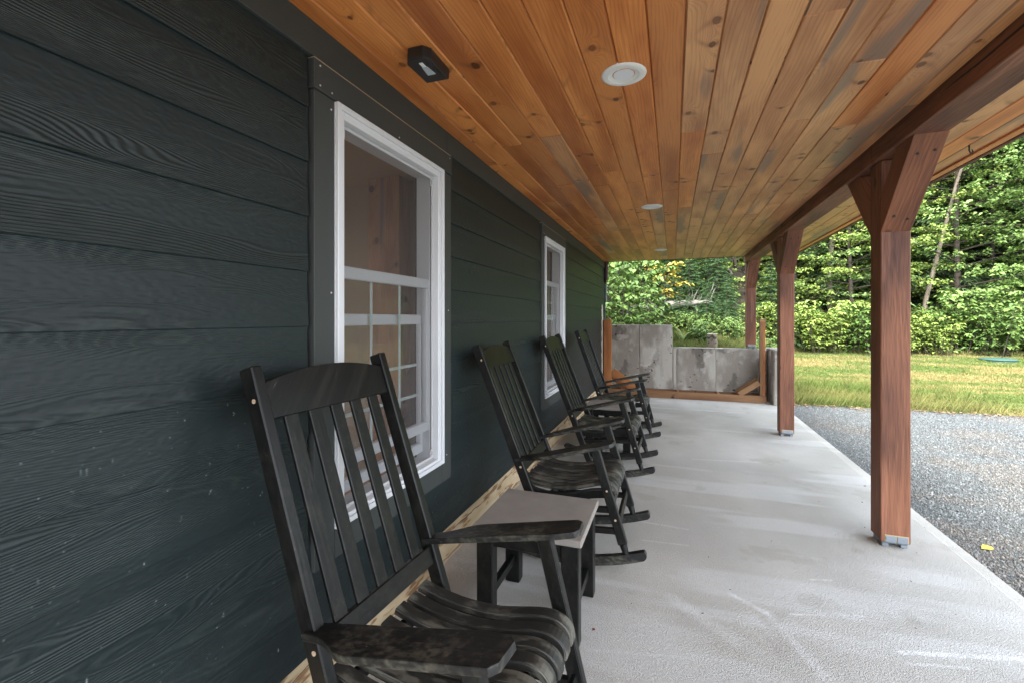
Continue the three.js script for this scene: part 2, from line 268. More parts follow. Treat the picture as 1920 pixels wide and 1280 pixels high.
{
  // wall core round the two openings, in one skin
  const core = [], x0 = -1.36, x1 = XW - 0.004; let f = SF0;
  for (const w of WIN) { core.push(box(x0, x1, 0.0, 2.6, f, w.f0, { b: 0 })); core.push(box(x0, x1, 0, w.y0, w.f0, w.f1, { b: 0 })); core.push(box(x0, x1, w.y1, 2.6, w.f0, w.f1, { b: 0 })); f = w.f1; }
  core.push(box(x0, x1, 0, 2.6, f, WALLEND - 0.02, { b: 0 }));
  M('wall', core, MAT.wallCore, house);
  // siding: courses bottom edges every 0.191 m, each board tilted so that its lower edge stands proud
  const r = rngOf(900), rows = [0.18]; for (let i = 0; i < 11; i++) rows.push(0.373 + i * 0.191);
  const cut = WIN.map((w) => [w.f0 - 0.108, w.f1 + 0.108]);
  rows.forEach((y, i) => {
    const top = i + 1 < rows.length ? rows[i + 1] + 0.03 : y + 0.05, h = top - y;
    let spans = y < 0.46 - 0.08 ? [[SF0, WALLEND]] : [[SF0, cut[0][0] - 0.012], [cut[0][1] + 0.004, cut[1][0] - 0.012], [cut[1][1] + 0.004, WALLEND - 0.09]];
    if (y < 0.38) spans = [[SF0, WALLEND - 0.09]];
    for (const [a, b] of spans) {
      const cuts = [a]; let p = a + (a < 0 ? 3.45 + r() * 0.2 : 3.66); while (p < b - 0.5) { cuts.push(p); p += 3.66; } cuts.push(b);
      for (let k = 0; k + 1 < cuts.length; k++) {
        const L = cuts[k + 1] - cuts[k] - 0.002;
        const g = piece(0.009, h, L, { b: 0.0015, grain: 2, uo: [r() * 3.6, Math.floor(r() * 9) * 0.2 + 0.1] });
        g.rotateZ(Math.atan2(0.0105, 0.191) * 1).translate(XW + 0.0125, y + h / 2, -(cuts[k] + cuts[k + 1]) / 2);
        M('siding_board', g, y < 1.0 ? MAT.sidingSpecked : MAT.siding, house);
      }
    }
  });
  for (const [a, b] of [[SF0, 2.3], [2.302, 5.94], [5.942, WALLEND - 0.09]]) M('frieze_board', box(XW, XW + 0.026, 2.282, CEIL - 0.002, a, b), MAT.trim, house);
  const cor = M('corner_board', box(XW, XW + 0.028, 0.16, CEIL - 0.002, WALLEND - 0.088, WALLEND), MAT.trim, house); void cor;
  M('foundation_band', box(-1.36, XW + 0.014, 0, 0.178, SF0, WALLEND - 0.09, { b: 0.004, uo: [0.2, 0] }), MAT.band, house);
  M('floor_caulk', tube([V3(XW + 0.02, 0.003, -SF0), V3(XW + 0.018, 0.004, -3), V3(XW + 0.022, 0.003, -5.5), V3(XW + 0.018, 0.003, -8.4)], [0.007, 0.008, 0.007, 0.008], 6), MAT.trimEdge, house);
  M('corner_strip', box(XW + 0.0, XW + 0.03, 0.02, 1.60, 8.26, 8.34), MAT.paleWood, house);
  // the two double-hung windows, both with the upper sash lowered and the lower one raised a little
  const makeWindow = (w) => {
    const g = group('window', house), fx = XW + 0.034, add = (n, a, b, y0, y1, x0, x1, m, o) => M(n, box(x0, x1, y0, y1, a, b, o), m, g), C = 0.104;
    add('side_casing', w.f0 - C, w.f0 - 0.002, 0.46, w.y1, XW, fx - 0.004, MAT.trim); add('side_casing', w.f1 + 0.002, w.f1 + C, 0.46, w.y1, XW, fx - 0.004, MAT.trim);
    add('head_casing', w.f0 - C - 0.004, w.f1 + C + 0.004, w.y1 + 0.003, w.y1 + 0.108, XW, fx, MAT.trim);
    add('apron_casing', w.f0, w.f1, 0.46, w.y0 - 0.003, XW, fx - 0.006, MAT.trim);
    add('casing_edge', w.f0 - C, w.f1 + C, w.y1 + 0.109, w.y1 + 0.114, XW, fx - 0.004, MAT.trimEdge, { b: 0.001 });
    // frame: outer flange, then an inner step
    const fr = 0.05, T = 0.022, xo = XW + 0.046;
    for (const [a, b, y0, y1] of [[w.f0, w.f0 + fr, w.y0, w.y1], [w.f1 - fr, w.f1, w.y0, w.y1], [w.f0 + fr, w.f1 - fr, w.y1 - fr, w.y1], [w.f0 + fr, w.f1 - fr, w.y0, w.y0 + fr * 0.7]]) add('frame', a, b, y0, y1, XW - 0.1, xo - 0.012, MAT.white, { b: 0.003 });
    for (const [a, b, y0, y1] of [[w.f0, w.f0 + T, w.y0, w.y1], [w.f1 - T, w.f1, w.y0, w.y1], [w.f0 + T, w.f1 - T, w.y1 - T, w.y1], [w.f0 + T, w.f1 - T, w.y0, w.y0 + T]]) add('frame_bead', a, b, y0, y1, xo - 0.013, xo, MAT.white, { b: 0.003 });
    add('inner_stop', w.f0 + fr, w.f0 + fr + 0.018, w.y0 + 0.035, w.y1 - fr, XW - 0.09, XW - 0.01, MAT.white); add('inner_stop', w.f1 - fr - 0.018, w.f1 - fr, w.y0 + 0.035, w.y1 - fr, XW - 0.09, XW - 0.01, MAT.white);
    const a0 = w.f0 + fr + 0.002, a1 = w.f1 - fr - 0.002, st = 0.036;
    const sash = (n, y0, y1, xc, rail, grid) => {
      add(n + '_rail', a0, a1, y1 - rail, y1, xc - 0.016, xc + 0.016, MAT.white, { b: 0.004 }); add(n + '_rail', a0, a1, y0, y0 + rail, xc - 0.016, xc + 0.016, MAT.white, { b: 0.004 });
      add(n + '_stile', a0, a0 + st, y0 + rail, y1 - rail, xc - 0.015, xc + 0.015, MAT.white, { b: 0.004 }); add(n + '_stile', a1 - st, a1, y0 + rail, y1 - rail, xc - 0.015, xc + 0.015, MAT.white, { b: 0.004 });
      const q = [V3(xc, y0 + rail, -(a0 + st)), V3(xc, y0 + rail, -(a1 - st)), V3(xc, y1 - rail, -(a1 - st)), V3(xc, y1 - rail, -(a0 + st))], G = new THREE.BufferGeometry();
      G.setAttribute('position', new THREE.Float32BufferAttribute([0, 1, 2, 0, 2, 3].flatMap((k) => q[k].toArray()), 3)); G.setAttribute('normal', new THREE.Float32BufferAttribute(Array(6).fill([1, 0, 0]).flat(), 3)); G.setAttribute('uv', new THREE.Float32BufferAttribute([0, 0, 1, 0, 1, 1, 0, 0, 1, 1, 0, 1], 2));
      M('pane', G, MAT.glass, g);
      if (n[0] === 'u') for (let k = 1; k < 3; k++) add('muntin', lerp(a0 + st, a1 - st, k / 3) - 0.008, lerp(a0 + st, a1 - st, k / 3) + 0.008, y0 + rail, y1 - rail, xc - 0.012, xc - 0.006, MAT.grid);
      for (const t of grid) add('muntin', a0 + st, a1 - st, lerp(y0, y1, t) - 0.008, lerp(y0, y1, t) + 0.008, xc - 0.0125, xc - 0.0055, MAT.grid);
    };
    sash('upper_sash', w.up[0], w.up[1], XW - 0.03, 0.05, []);
    sash('lower_sash', w.lo[0], w.lo[1], XW - 0.068, 0.05, [0.42, 0.64]);
    // insect screen in its own thin frame
    const sy0 = w.y0 + 0.037, sy1 = w.y1 - fr - 0.002, sx = XW - 0.002;
    add('screen_frame', a0, a0 + 0.012, sy0, sy1, sx - 0.004, sx + 0.004, MAT.screenFrame); add('screen_frame', a1 - 0.012, a1, sy0, sy1, sx - 0.004, sx + 0.004, MAT.screenFrame);
    add('screen_frame', a0 + 0.012, a1 - 0.012, sy1 - 0.014, sy1, sx - 0.004, sx + 0.004, MAT.screenFrame); add('screen_frame', a0 + 0.012, a1 - 0.012, sy0, sy0 + 0.014, sx - 0.004, sx + 0.004, MAT.screenFrame);
    const S = new THREE.PlaneGeometry(a1 - a0 - 0.024, sy1 - sy0 - 0.028).rotateY(Math.PI / 2).translate(sx, (sy0 + sy1) / 2, -(a0 + a1) / 2); M('insect_screen', S, MAT.screen, g);
    for (const [a, y] of [[a0 + 0.02, sy1 - 0.035], [a1 - 0.02, sy1 - 0.035], [a1 - 0.02, sy0 + 0.035]]) M('clip', [box(sx + 0.004, sx + 0.009, y - 0.018, y - 0.013, a - 0.012, a + 0.012), box(sx + 0.004, sx + 0.009, y + 0.013, y + 0.018, a - 0.012, a + 0.012), box(sx + 0.004, sx + 0.009, y - 0.013, y + 0.013, a - 0.012, a - 0.008), box(sx + 0.004, sx + 0.009, y - 0.013, y + 0.013, a + 0.008, a + 0.012)], MAT.clip, g);
    const nails = []; for (const [a, y] of [[w.f0 - 0.08, w.y1 + 0.09], [w.f0 - 0.08, w.y1 + 0.02], [w.f0 - 0.02, w.y1 + 0.02], [w.f0 - 0.02, w.y1 - 0.04], [w.f0 + 0.42, w.y1 + 0.02], [w.f1 + 0.08, w.y1 + 0.09], [w.f0 - 0.02, 1.45], [w.f1 + 0.07, 1.4], [w.f1 + 0.05, 0.6]]) nails.push(new THREE.CylinderGeometry(0.0035, 0.0035, 0.002, 8).rotateZ(Math.PI / 2).translate(fx + 0.001 - (y < w.y1 ? 0.004 : 0), y, -a));
    stuff(M('nail_heads', nails, MAT.screenFrame, g));
  };
  WIN[0].up = [0.76, 1.565]; WIN[0].lo = [0.64, 1.375]; WIN[1].up = [0.95, 1.75]; WIN[1].lo = [0.62, 1.39];
  WIN.forEach(makeWindow);
  // the rooms behind: floor, ceiling, plaster walls with a garden window at the back, timber post and bed-side partition
  const rx = -4.6, F0 = SF0, F1 = WALLEND - 0.02;
  M('room_floor', box(rx, -1.36, -0.1, 0.05, F0, F1, { b: 0 }), MAT.indoorWood, house); M('room_ceiling', box(rx, -1.36, 2.44, 2.6, F0, F1, { b: 0 }), MAT.plaster, house);
  const back = []; let p = F0; for (const [a, b] of [[0.6, 2.6], [3.6, 5.6]]) { back.push(box(rx - 0.15, rx, 0.05, 2.44, p, a, { b: 0 }), box(rx - 0.15, rx, 0.05, 0.8, a, b, { b: 0 }), box(rx - 0.15, rx, 2.2, 2.44, a, b, { b: 0 })); p = b; } back.push(box(rx - 0.15, rx, 0.05, 2.44, p, F1, { b: 0 }));
  M('back_wall', back, MAT.plaster, house); M('end_wall', box(rx - 0.15, -1.36, 0.0, 2.6, F0 - 0.15, F0, { b: 0 }), MAT.plaster, house); M('end_wall', box(rx - 0.15, -1.36, 0.0, 2.6, F1, F1 + 0.018, { b: 0 }), MAT.plaster, house);
  M('partition_wall', box(rx, -1.365, 0.05, 2.44, 3.15, 3.25, { b: 0 }), MAT.plaster, house); M('partition_wall', box(rx, -1.365, 0.05, 2.44, 6.25, 6.35, { b: 0 }), MAT.plaster, house);
  for (const f of [3.0, 6.1]) { M('interior_post', box(-2.24, -1.96, 0.05, 2.44, f, f + 0.148), MAT.indoorWood, house); }
  M('corner_pipe', [tube([V3(XW + 0.05, CEIL - 0.03, -8.62), V3(XW + 0.05, 2.06, -8.62), V3(XW + 0.04, 2.03, -8.62), V3(XW + 0.0, 2.02, -8.62)], [0.034, 0.034, 0.036, 0.036], 12), tube([V3(XW + 0.05, CEIL - 0.05, -8.62), V3(XW + 0.05, CEIL - 0.005, -8.62)], [0.05, 0.05], 12)], MAT.pipe, house);
  M('corner_conduit', tube([V3(XW + 0.045, 2.02, -8.65), V3(XW + 0.045, 1.68, -8.65)], [0.014, 0.014], 10), MAT.pipeGrey, house);
}
const BX0 = 1.145, BX1 = 1.315, BEAMY = 2.30, SOFX = 1.845, RF1 = 8.62;
const roof = thing('porch_roof', 'porch roof lined with stained pine boards on a dark timber beam', 'roof');
{
  const r = rngOf(321), W = 0.1292;
  const rowsX = []; for (let x = -1.121; x + W < BX0 + 0.06; x += W) rowsX.push([x, x + W]); rowsX.unshift([XW + 0.002, -1.121]); rowsX[rowsX.length - 1][1] = BX0 - 0.002;
  const out = []; for (let k = 0; k < 4; k++) out.push([BX1 + 0.002 + k * 0.126, BX1 + 0.002 + (k + 1) * 0.126]);
  [...rowsX, ...out].forEach(([a, b], i) => {
    let f = SF0 - 0.05; const outer = i >= rowsX.length;
    while (f < RF1 - 0.01) {
      let L = f < 0 ? 1.2 + r() * 2.4 : 1.5 + r() * 2.2; if (outer) L = 2.4 + r() * 1.6; if (f + L > RF1 - 0.5) L = RF1 - f;
      const right = clamp((a + 0.5) / 1.2), pick = r() < 0.15 + 0.75 * right ? 4 + (r() * 4 | 0) : (r() * 4 | 0);
      const g = piece(b - a - 0.0014, 0.018, L - 0.0016, { b: 0.005, grain: 2, uo: [r() * 3, r()] }).translate((a + b) / 2, CEIL + 0.009 + (r() - 0.5) * 0.001, -(f + L / 2));
      M('ceiling_plank', g, MAT.pine[pick], roof); f += L;
    }
  });
  M('ceiling_backing', box(XW, SOFX, CEIL + 0.02, CEIL + 0.05, SF0 - 0.05, RF1, { b: 0 }), MAT.sheathing, roof);
  for (const [a, b] of [[SF0 - 0.05, 3.37], [3.372, 6.12], [6.122, RF1 + 0.1]]) M('beam', box(BX0, BX1, BEAMY, CEIL + 0.019, a, b, { b: 0.004, uo: [a, 0.3] }), MAT.timber, roof);
  M('soffit_trim', box(SOFX - 0.05, SOFX, CEIL - 0.014, CEIL - 0.001, SF0, RF1, { b: 0.003 }), MAT.pine[1], roof);
  M('fascia', box(SOFX + 0.001, SOFX + 0.03, CEIL - 0.02, CEIL + 0.2, SF0, RF1 + 0.03), MAT.timber, roof);
  M('end_fascia', box(XW, SOFX, CEIL - 0.004, CEIL + 0.24, RF1 + 0.001, RF1 + 0.03), MAT.timber, roof);
  const sh = new THREE.Shape([[1.95, 2.6], [-4.9, 3.3], [-4.9, 3.4], [1.95, 2.7]].map(([x, y]) => new THREE.Vector2(x, y)));
  M('roof_deck', new THREE.ExtrudeGeometry(sh, { depth: RF1 + 0.3 - SF0, bevelEnabled: false }).translate(0, 0, -(RF1 + 0.15)), MAT.roofDark, roof);
  M('soffit_hook', tube([V3(1.7, CEIL, -3.55), V3(1.7, CEIL - 0.03, -3.55), V3(1.712, CEIL - 0.045, -3.56), V3(1.728, CEIL - 0.035, -3.57), V3(1.722, CEIL - 0.018, -3.57)], [0.004, 0.004, 0.004, 0.004, 0.003], 6), MAT.bolt, roof);
}
// ---------------------------------------------------------------- posts
const PX = 1.243, PW = 0.148;
function post(f, y0, label, braces) {
  const p = thing('porch_post', label, 'post', [PX, y0, -f], 'timber posts carrying the porch beam'), h = BEAMY - y0, lift = 0.03;
  M('post', piece(PW, h - lift - 0.002, PW, { b: 0.005, grain: 1, uo: [f * 0.7, f * 0.29] }).translate(0, lift + (h - lift) / 2 - 0.001, 0), MAT.timber, p);
  for (const s of braces) { // s = +1 leans towards the camera side
    const top = V3(0, h + 0.0, s * 0.435), foot = V3(0, h - 0.44, s * -0.01), d = top.clone().sub(foot).normalize(), n = V3(0, d.z * s, -d.y * s).multiplyScalar(0.07);
    const sh = [[s * PW / 2, h - 0.43], [s * 0.475, h - 0.002], [s * 0.278, h - 0.002], [s * PW / 2, h - 0.218]];
    const S = new THREE.Shape(sh.map(([z, y]) => new THREE.Vector2(z, y))), g = new THREE.ExtrudeGeometry(S, { depth: PW - 0.008, bevelEnabled: true, bevelSize: 0.003, bevelThickness: 0.003, bevelSegments: 1 });
    // uv along the leaning grain
    const uv = g.attributes.uv, pos = g.attributes.position; for (let k = 0; k < uv.count; k++) { const z = pos.getX(k), y = pos.getY(k), q = pos.getZ(k); uv.setXY(k, (y * d.y + z * d.z) + f, q + (y * d.z - z * d.y) * 0.9 + f * 0.13); }
    g.translate(0, 0, -(PW - 0.008) / 2).rotateY(-Math.PI / 2);
    const b = M('knee_brace', g, MAT.timber, p); void n;
    for (const [dx, t] of [[-0.035, 0.18], [0.035, 0.14], [-0.03, 0.82], [0.04, 0.84]]) { const z = lerp(PW / 2, 0.475, t) , y = lerp(h - 0.43, h, t); const nn = V3(0, -(0.475 - PW / 2), 0.43).normalize(); M('bolt', new THREE.CylinderGeometry(0.007, 0.008, 0.006, 8).rotateX(Math.atan2(nn.z, nn.y) ).translate(dx, y + nn.y * 0.004, s * (z + nn.z * 0.004)), MAT.bolt, b); }
  }
  const base = M('base_bracket', [piece(PW * 0.86, 0.006, PW * 0.86).translate(0, lift - 0.006, 0), ...[[-1, 1], [1, 1], [-1, -1], [1, -1]].map(([a, b]) => piece(0.034, lift - 0.01, 0.034).translate(a * 0.046, (lift - 0.01) / 2, b * 0.046))], MAT.galvanised, p);
  M('rusty_strap', piece(0.118, 0.042, 0.004).translate(0.004, lift + 0.024, PW / 2 + 0.002), MAT.rustyPlate, base);
  for (const x of [-0.024, 0.032]) M('strap_plate', piece(0.052, 0.036, 0.003).translate(x, lift + 0.022, PW / 2 + 0.006), MAT.galvanised, base);
}
post(3.383, 0, 'stout timber porch post with two knee braces and soffit hook nearby', [1, -1]);
scene.children[scene.children.length - 1].userData.label = 'reddish timber porch post standing on the slab beside the open gravel';
post(6.115, 0, 'reddish timber porch post standing beside the end of the concrete return wall', [1, -1]);
post(8.68, 0.848, 'short timber porch post standing on top of the low concrete wall', [1]);

// ---------------------------------------------------------------- lights in the ceiling
{
  const spots = [[-0.2, 2.02, 'round white recessed downlight near the black ceiling box light'], [-0.187, 4.50, 'round white recessed downlight, middle one of the row of three'], [-0.178, 7.38, 'round white recessed downlight close to the open end of the ceiling']];
  for (const [x, f, label] of spots) {
    const t = thing('recessed_downlight', label, 'downlight', [x, CEIL, -f], 'recessed downlights in the pine ceiling');
    M('trim_ring', new THREE.LatheGeometry([[0.062, -0.004], [0.066, -0.009], [0.085, -0.007], [0.0945, -0.003], [0.096, 0.004]].map(([a, b]) => new THREE.Vector2(a, b)), 48), MAT.lampTrim, t);
    M('reflector_cone', new THREE.LatheGeometry([[0.0635, -0.004], [0.055, -0.002], [0.043, 0.0005]].map(([a, b]) => new THREE.Vector2(a, b)), 40), MAT.lampTrim, t);
    M('lens', new THREE.CylinderGeometry(0.0435, 0.0435, 0.003, 32).translate(0, -0.0012, 0), MAT.lampLens, t);
  }
  const s = new THREE.Shape([[-0.048, -0.085], [0.048, -0.085], [0.05, 0.06], [0.03, 0.088], [-0.03, 0.088], [-0.05, 0.06]].map(([a, b]) => new THREE.Vector2(a, b)));
  const t = thing('ceiling_box_light', 'small black box light with a grey lens fixed to the ceiling', 'light', [-0.938, CEIL, -1.635]);
  M('housing', new THREE.ExtrudeGeometry(s, { depth: 0.036, bevelEnabled: true, bevelSize: 0.004, bevelThickness: 0.006, bevelSegments: 2 }).rotateX(Math.PI / 2).translate(0, -0.007, 0), MAT.bronze, t);
  M('lens', new THREE.ExtrudeGeometry(new THREE.Shape([[-0.011, 0.03], [0.011, 0.03], [0.018, -0.03], [-0.018, -0.03]].map(([a, b]) => new THREE.Vector2(a, b))), { depth: 0.004, bevelEnabled: false }).rotateX(Math.PI / 2).translate(0.005, -0.047, 0), MAT.lens, t);
  M('lens_neck', piece(0.016, 0.004, 0.03).translate(0.005, -0.05, 0.046), MAT.lampTrim, t);
  M('side_fin', tube([V3(0.046, -0.05, 0.07), V3(0.036, -0.052, 0.0), V3(0.045, -0.05, -0.08)], [0.003, 0.003, 0.003], 6), MAT.bronze, t);
}
// ---------------------------------------------------------------- concrete end wall and timber frame
const wallThing = thing('concrete_wall', 'stained low concrete wall with a raised section closing the porch end', 'wall', [0, 0, 0]);
{
  const F = 8.60, D = 0.2, J = 0.005; let k = 0;
  for (const [a, b, t] of [[-1.5, -0.574, 1.24], [-0.574, -0.004, 1.24], [-0.003, 0.062, 0.846], [0.062, 0.692, 0.846], [0.692, 1.485, 0.846]]) M('concrete_panel', box(a + J, b - J, -0.2, t, F, F + D, { b: 0.006, grain: 0, uo: [k++ * 0.83, k * 0.37] }), MAT.concrete, wallThing);
  M('joint_fill', box(-1.5, -0.006, -0.2, 1.234, F + 0.016, F + D - 0.006, { b: 0 }), MAT.concrete, wallThing);
  M('joint_fill', box(-0.005, 1.48, -0.2, 0.838, F + 0.008, F + D - 0.006, { b: 0 }), MAT.concrete, wallThing);
  M('return_panel', box(1.487, 1.70, -0.2, 0.868, 8.09, F + D, { b: 0.012, grain: 2, uo: [2.1, 0.3] }), MAT.concrete, wallThing);
}
{
  const t = thing('timber_frame', 'rough timber frame of rails, uprights and braces before the concrete wall', 'frame', [0, 0, -8.4]);
  const put = (n, x0, x1, y0, y1, z0, z1, m = MAT.lumber, uo) => M(n, piece(x1 - x0, y1 - y0, z1 - z0, { b: 0.003, uo: uo ?? [x0, y0 + z0] }).translate((x0 + x1) / 2, (y0 + y1) / 2, (z0 + z1) / 2), m, t);
  put('rail', -1.1, 1.415, 0.001, 0.118, 0.10, 0.138); put('rail', -1.1, 1.40, 0.001, 0.112, -0.17, -0.132);
  for (const x of [-0.9, 0.06, 0.70]) put('block', x, x + 0.038, 0.02, 0.117, -0.13, 0.098, MAT.lumberOrange);
  put('upright', 1.322, 1.360, 0.119, 1.345, 0.04, 0.128); put('upright', 1.361, 1.398, 0.119, 1.33, 0.05, 0.128, MAT.lumberOrange);
  put('post_cap', 1.318, 1.402, 1.300, 1.346, 0.1285, 0.134, MAT.lumberGrey);
  M('brace', bar(V3(1.02, 0.125, 0.119), V3(1.31, 0.33, 0.119), 0.036, 0.085, V3(0, 0, 1)), MAT.lumber, t);
  M('brace', bar(V3(1.0, 0.125, -0.07), V3(1.31, 0.36, 0.0), 0.036, 0.085, V3(0, 0, 1)), MAT.lumber, t);
  put('upright', -1.165, -1.03, 0.119, 1.337, 0.085, 0.122, MAT.lumberOrange); put('upright', -1.185, -1.148, 0.002, 1.325, -0.06, 0.083, MAT.lumber);
  M('brace', bar(V3(-1.02, 0.42, 0.1), V3(-0.62, 0.13, 0.1), 0.036, 0.14, V3(0, 0, 1)), MAT.lumberOrange, t);
  M('brace', bar(V3(-1.04, 0.36, 0.05), V3(-0.82, 0.125, 0.0), 0.036, 0.09, V3(0, 0, 1)), MAT.lumberOrange, t);
}

// ---------------------------------------------------------------- rocking chairs and side tables
const RR = 1.3;
function ribbon(pts, z0, z1, th) { // a flat slat bent along a profile in x, y
  const P = [], U = [], quad = (a, b, c, d, u0, u1) => { for (const [q, u] of [[a, [u0, 0]], [b, [u1, 0]], [c, [u1, 1]], [a, [u0, 0]], [c, [u1, 1]], [d, [u0, 1]]]) { P.push(...q); U.push(u[0], u[1] * 0.05 + z0); } };
  const nrm = pts.map((p, i) => { const a = pts[Math.max(0, i - 1)], b = pts[Math.min(pts.length - 1, i + 1)], dx = b[0] - a[0], dy = b[1] - a[1], l = Math.hypot(dx, dy); return [-dy / l, dx / l]; });
  const T = pts.map((p, i) => [p[0] + nrm[i][0] * th / 2, p[1] + nrm[i][1] * th / 2]), B = pts.map((p, i) => [p[0] - nrm[i][0] * th / 2, p[1] - nrm[i][1] * th / 2]), e = 0.003;
  let u = 0;
  for (let i = 0; i + 1 < pts.length; i++) {
    const u1 = u + Math.hypot(pts[i + 1][0] - pts[i][0], pts[i + 1][1] - pts[i][1]), q = (A, k, z) => [A[k][0], A[k][1], z], m = (k) => [lerp(T[k][0], B[k][0], 0.2), lerp(T[k][1], B[k][1], 0.2)], mm = [...Array(pts.length)].map((_, k) => m(k));
    quad(q(T, i, z1 - e), q(T, i + 1, z1 - e), q(T, i + 1, z0 + e), q(T, i, z0 + e), u, u1); quad(q(B, i, z0), q(B, i + 1, z0), q(B, i + 1, z1), q(B, i, z1), u, u1);
    quad(q(mm, i, z1), q(mm, i + 1, z1), q(T, i + 1, z1 - e), q(T, i, z1 - e), u, u1); quad(q(T, i, z0 + e), q(T, i + 1, z0 + e), q(mm, i + 1, z0), q(mm, i, z0), u, u1);
    quad(q(B, i, z1), q(B, i + 1, z1), q(mm, i + 1, z1), q(mm, i, z1), u, u1); quad(q(mm, i, z0), q(mm, i + 1, z0), q(B, i + 1, z0), q(B, i, z0), u, u1); u = u1;
  }
  for (const [k, f] of [[0, 1], [pts.length - 1, 0]]) { const a = [...T[k], z0 + e], b = [...T[k], z1 - e], c = [...B[k], z1], d = [...B[k], z0]; f ? quad(a, d, c, b, 0, 0.01) : quad(a, b, c, d, 0, 0.01); }
  const G = new THREE.BufferGeometry(); G.setAttribute('position', new THREE.Float32BufferAttribute(P, 3)); G.setAttribute('uv', new THREE.Float32BufferAttribute(U, 2)); G.computeVertexNormals(); return G;
}
const spline = (pts, n) => new THREE.SplineCurve(pts.map(([a, b]) => new THREE.Vector2(a, b))).getPoints(n).map((p) => [p.x, p.y]);
const planar = (g, s = 1) => { const p = g.attributes.position, u = g.attributes.uv; for (let i = 0; i < u.count; i++) u.setXY(i, (p.getX(i) + p.getY(i) * 0.3) * s, (p.getZ(i) + p.getY(i)) * s); return g; };
function makeChair() {
  const t = thing('rocking_chair', '', 'rocking chair', [0, 0, 0], 'black rocking chairs along the wall'), bm = MAT.black, HW = 0.265;
  const BD = V3(-0.251, 0.625, 0).normalize(), BF = V3(BD.y, -BD.x, 0), B0 = V3(-0.257, 0.57, 0), at = (s, z = 0, n = 0) => B0.clone().addScaledVector(BD, s).addScaledVector(BF, n).setZ(z);
  const BM = new THREE.Matrix4().makeBasis(V3(0, 0, -1), BD, BF).setPosition(B0);
  for (const s of [-1, 1]) {
    M('rocker', (() => { const sh = new THREE.Shape(), N = 24; for (let i = 0; i <= N; i++) { const x = lerp(-0.425, 0.45, i / N), y = RR - Math.sqrt(RR * RR - x * x); i ? sh.lineTo(x, y) : sh.moveTo(x, y); } sh.quadraticCurveTo(0.478, 0.10, 0.455, 0.128); for (let i = N; i >= 0; i--) { const x = lerp(-0.40, 0.435, i / N), y = RR - Math.sqrt(RR * RR - x * x) + 0.047; sh.lineTo(x, y); } sh.quadraticCurveTo(-0.445, 0.10, -0.425, 0.0715); return planar(new THREE.ExtrudeGeometry(sh, { depth: 0.028, bevelEnabled: true, bevelSize: 0.002, bevelThickness: 0.003, bevelSegments: 1 }).translate(0, 0.002, s * HW - 0.014)); })(), MAT.dusty, t);
    const leg = M('front_leg', [bar(V3(0.345, 0.15, s * HW), V3(0.192, 0.655, s * HW), 0.032, 0.05, V3(0, 0, 1), { b: 0.004 }), tube([V3(0.368, 0.075, s * HW), V3(0.345, 0.152, s * HW)], [0.014, 0.022], 10)], bm, t);
    for (const q of [0.25, 0.55]) M('screw_plug', new THREE.CylinderGeometry(0.006, 0.006, 0.002, 10).rotateX(Math.PI / 2).translate(lerp(0.345, 0.192, q), lerp(0.15, 0.655, q), s * (HW + 0.0165)), MAT.plug, leg);
    const pp = M('back_post', [bar(at(-0.5, s * HW), at(0.673, s * HW), 0.034, 0.052, V3(0, 0, 1), { b: 0.004 }), tube([at(-0.56, s * HW), at(-0.498, s * HW)], [0.014, 0.021], 10)], bm, t);
    for (const q of [0.58, -0.07]) { const c = at(q, s * (HW + 0.0175), 0.006); M('screw_plug', new THREE.CylinderGeometry(0.0065, 0.0065, 0.002, 10).rotateX(Math.PI / 2).translate(c.x, c.y, c.z), MAT.plug, pp); }
    // armrest: narrow where it meets the back post, then sweeping out
    const A = new THREE.Shape(); A.moveTo(-0.028, 0.0); A.lineTo(0.0, -0.034); A.bezierCurveTo(0.06, -0.036, 0.10, 0.0, 0.16, 0.0);
    const sh = new THREE.Shape(); sh.moveTo(0, 0.245); sh.lineTo(0.50, 0.245); sh.lineTo(0.565, 0.255); sh.lineTo(0.578, 0.272); sh.lineTo(0.572, 0.335); sh.lineTo(0.556, 0.352); sh.lineTo(0.20, 0.352); sh.bezierCurveTo(0.13, 0.352, 0.12, 0.292, 0, 0.288); sh.closePath();
    const g = new THREE.ExtrudeGeometry(sh, { depth: 0.014, bevelEnabled: true, bevelSize: 0.003, bevelThickness: 0.003, bevelSegments: 2, curveSegments: 10 }).rotateX(Math.PI / 2); // y -> z, depth down
    if (s < 0) { g.scale(1, 1, -1); const ix = g.attributes.position; for (const a of Object.values(g.attributes)) { const n = a.itemSize; for (let i = 0; i < ix.count; i += 3) for (let k = 0; k < n; k++) { const q = a.array[(i + 1) * n + k]; a.array[(i + 1) * n + k] = a.array[(i + 2) * n + k]; a.array[(i + 2) * n + k] = q; } } g.computeVertexNormals(); }
    planar(g); g.rotateZ(Math.atan2(0.15, 0.56)).translate(-0.258, 0.55, 0); M('armrest', g, MAT.dusty, t);
    M('seat_rail', ribbon(spline([[-0.20, 0.375], [-0.08, 0.352], [0.06, 0.362], [0.17, 0.392], [0.255, 0.405]], 12), s * 0.243 - 0.011, s * 0.243 + 0.011, 0.05), bm, t);
    for (const [y, x0, x1] of [[0.185, -0.115, 0.325], [0.295, -0.15, 0.295]]) M('stretcher', bar(V3(x0, y, s * HW), V3(x1, y + 0.03, s * HW), 0.02, 0.034, V3(0, 0, 1), { b: 0.004 }), bm, t);
  }
  const topS = new THREE.Shape(); topS.moveTo(-0.25, 0.525); topS.lineTo(0.25, 0.525); topS.lineTo(0.25, 0.622); topS.quadraticCurveTo(0, 0.69, -0.25, 0.622); topS.closePath();
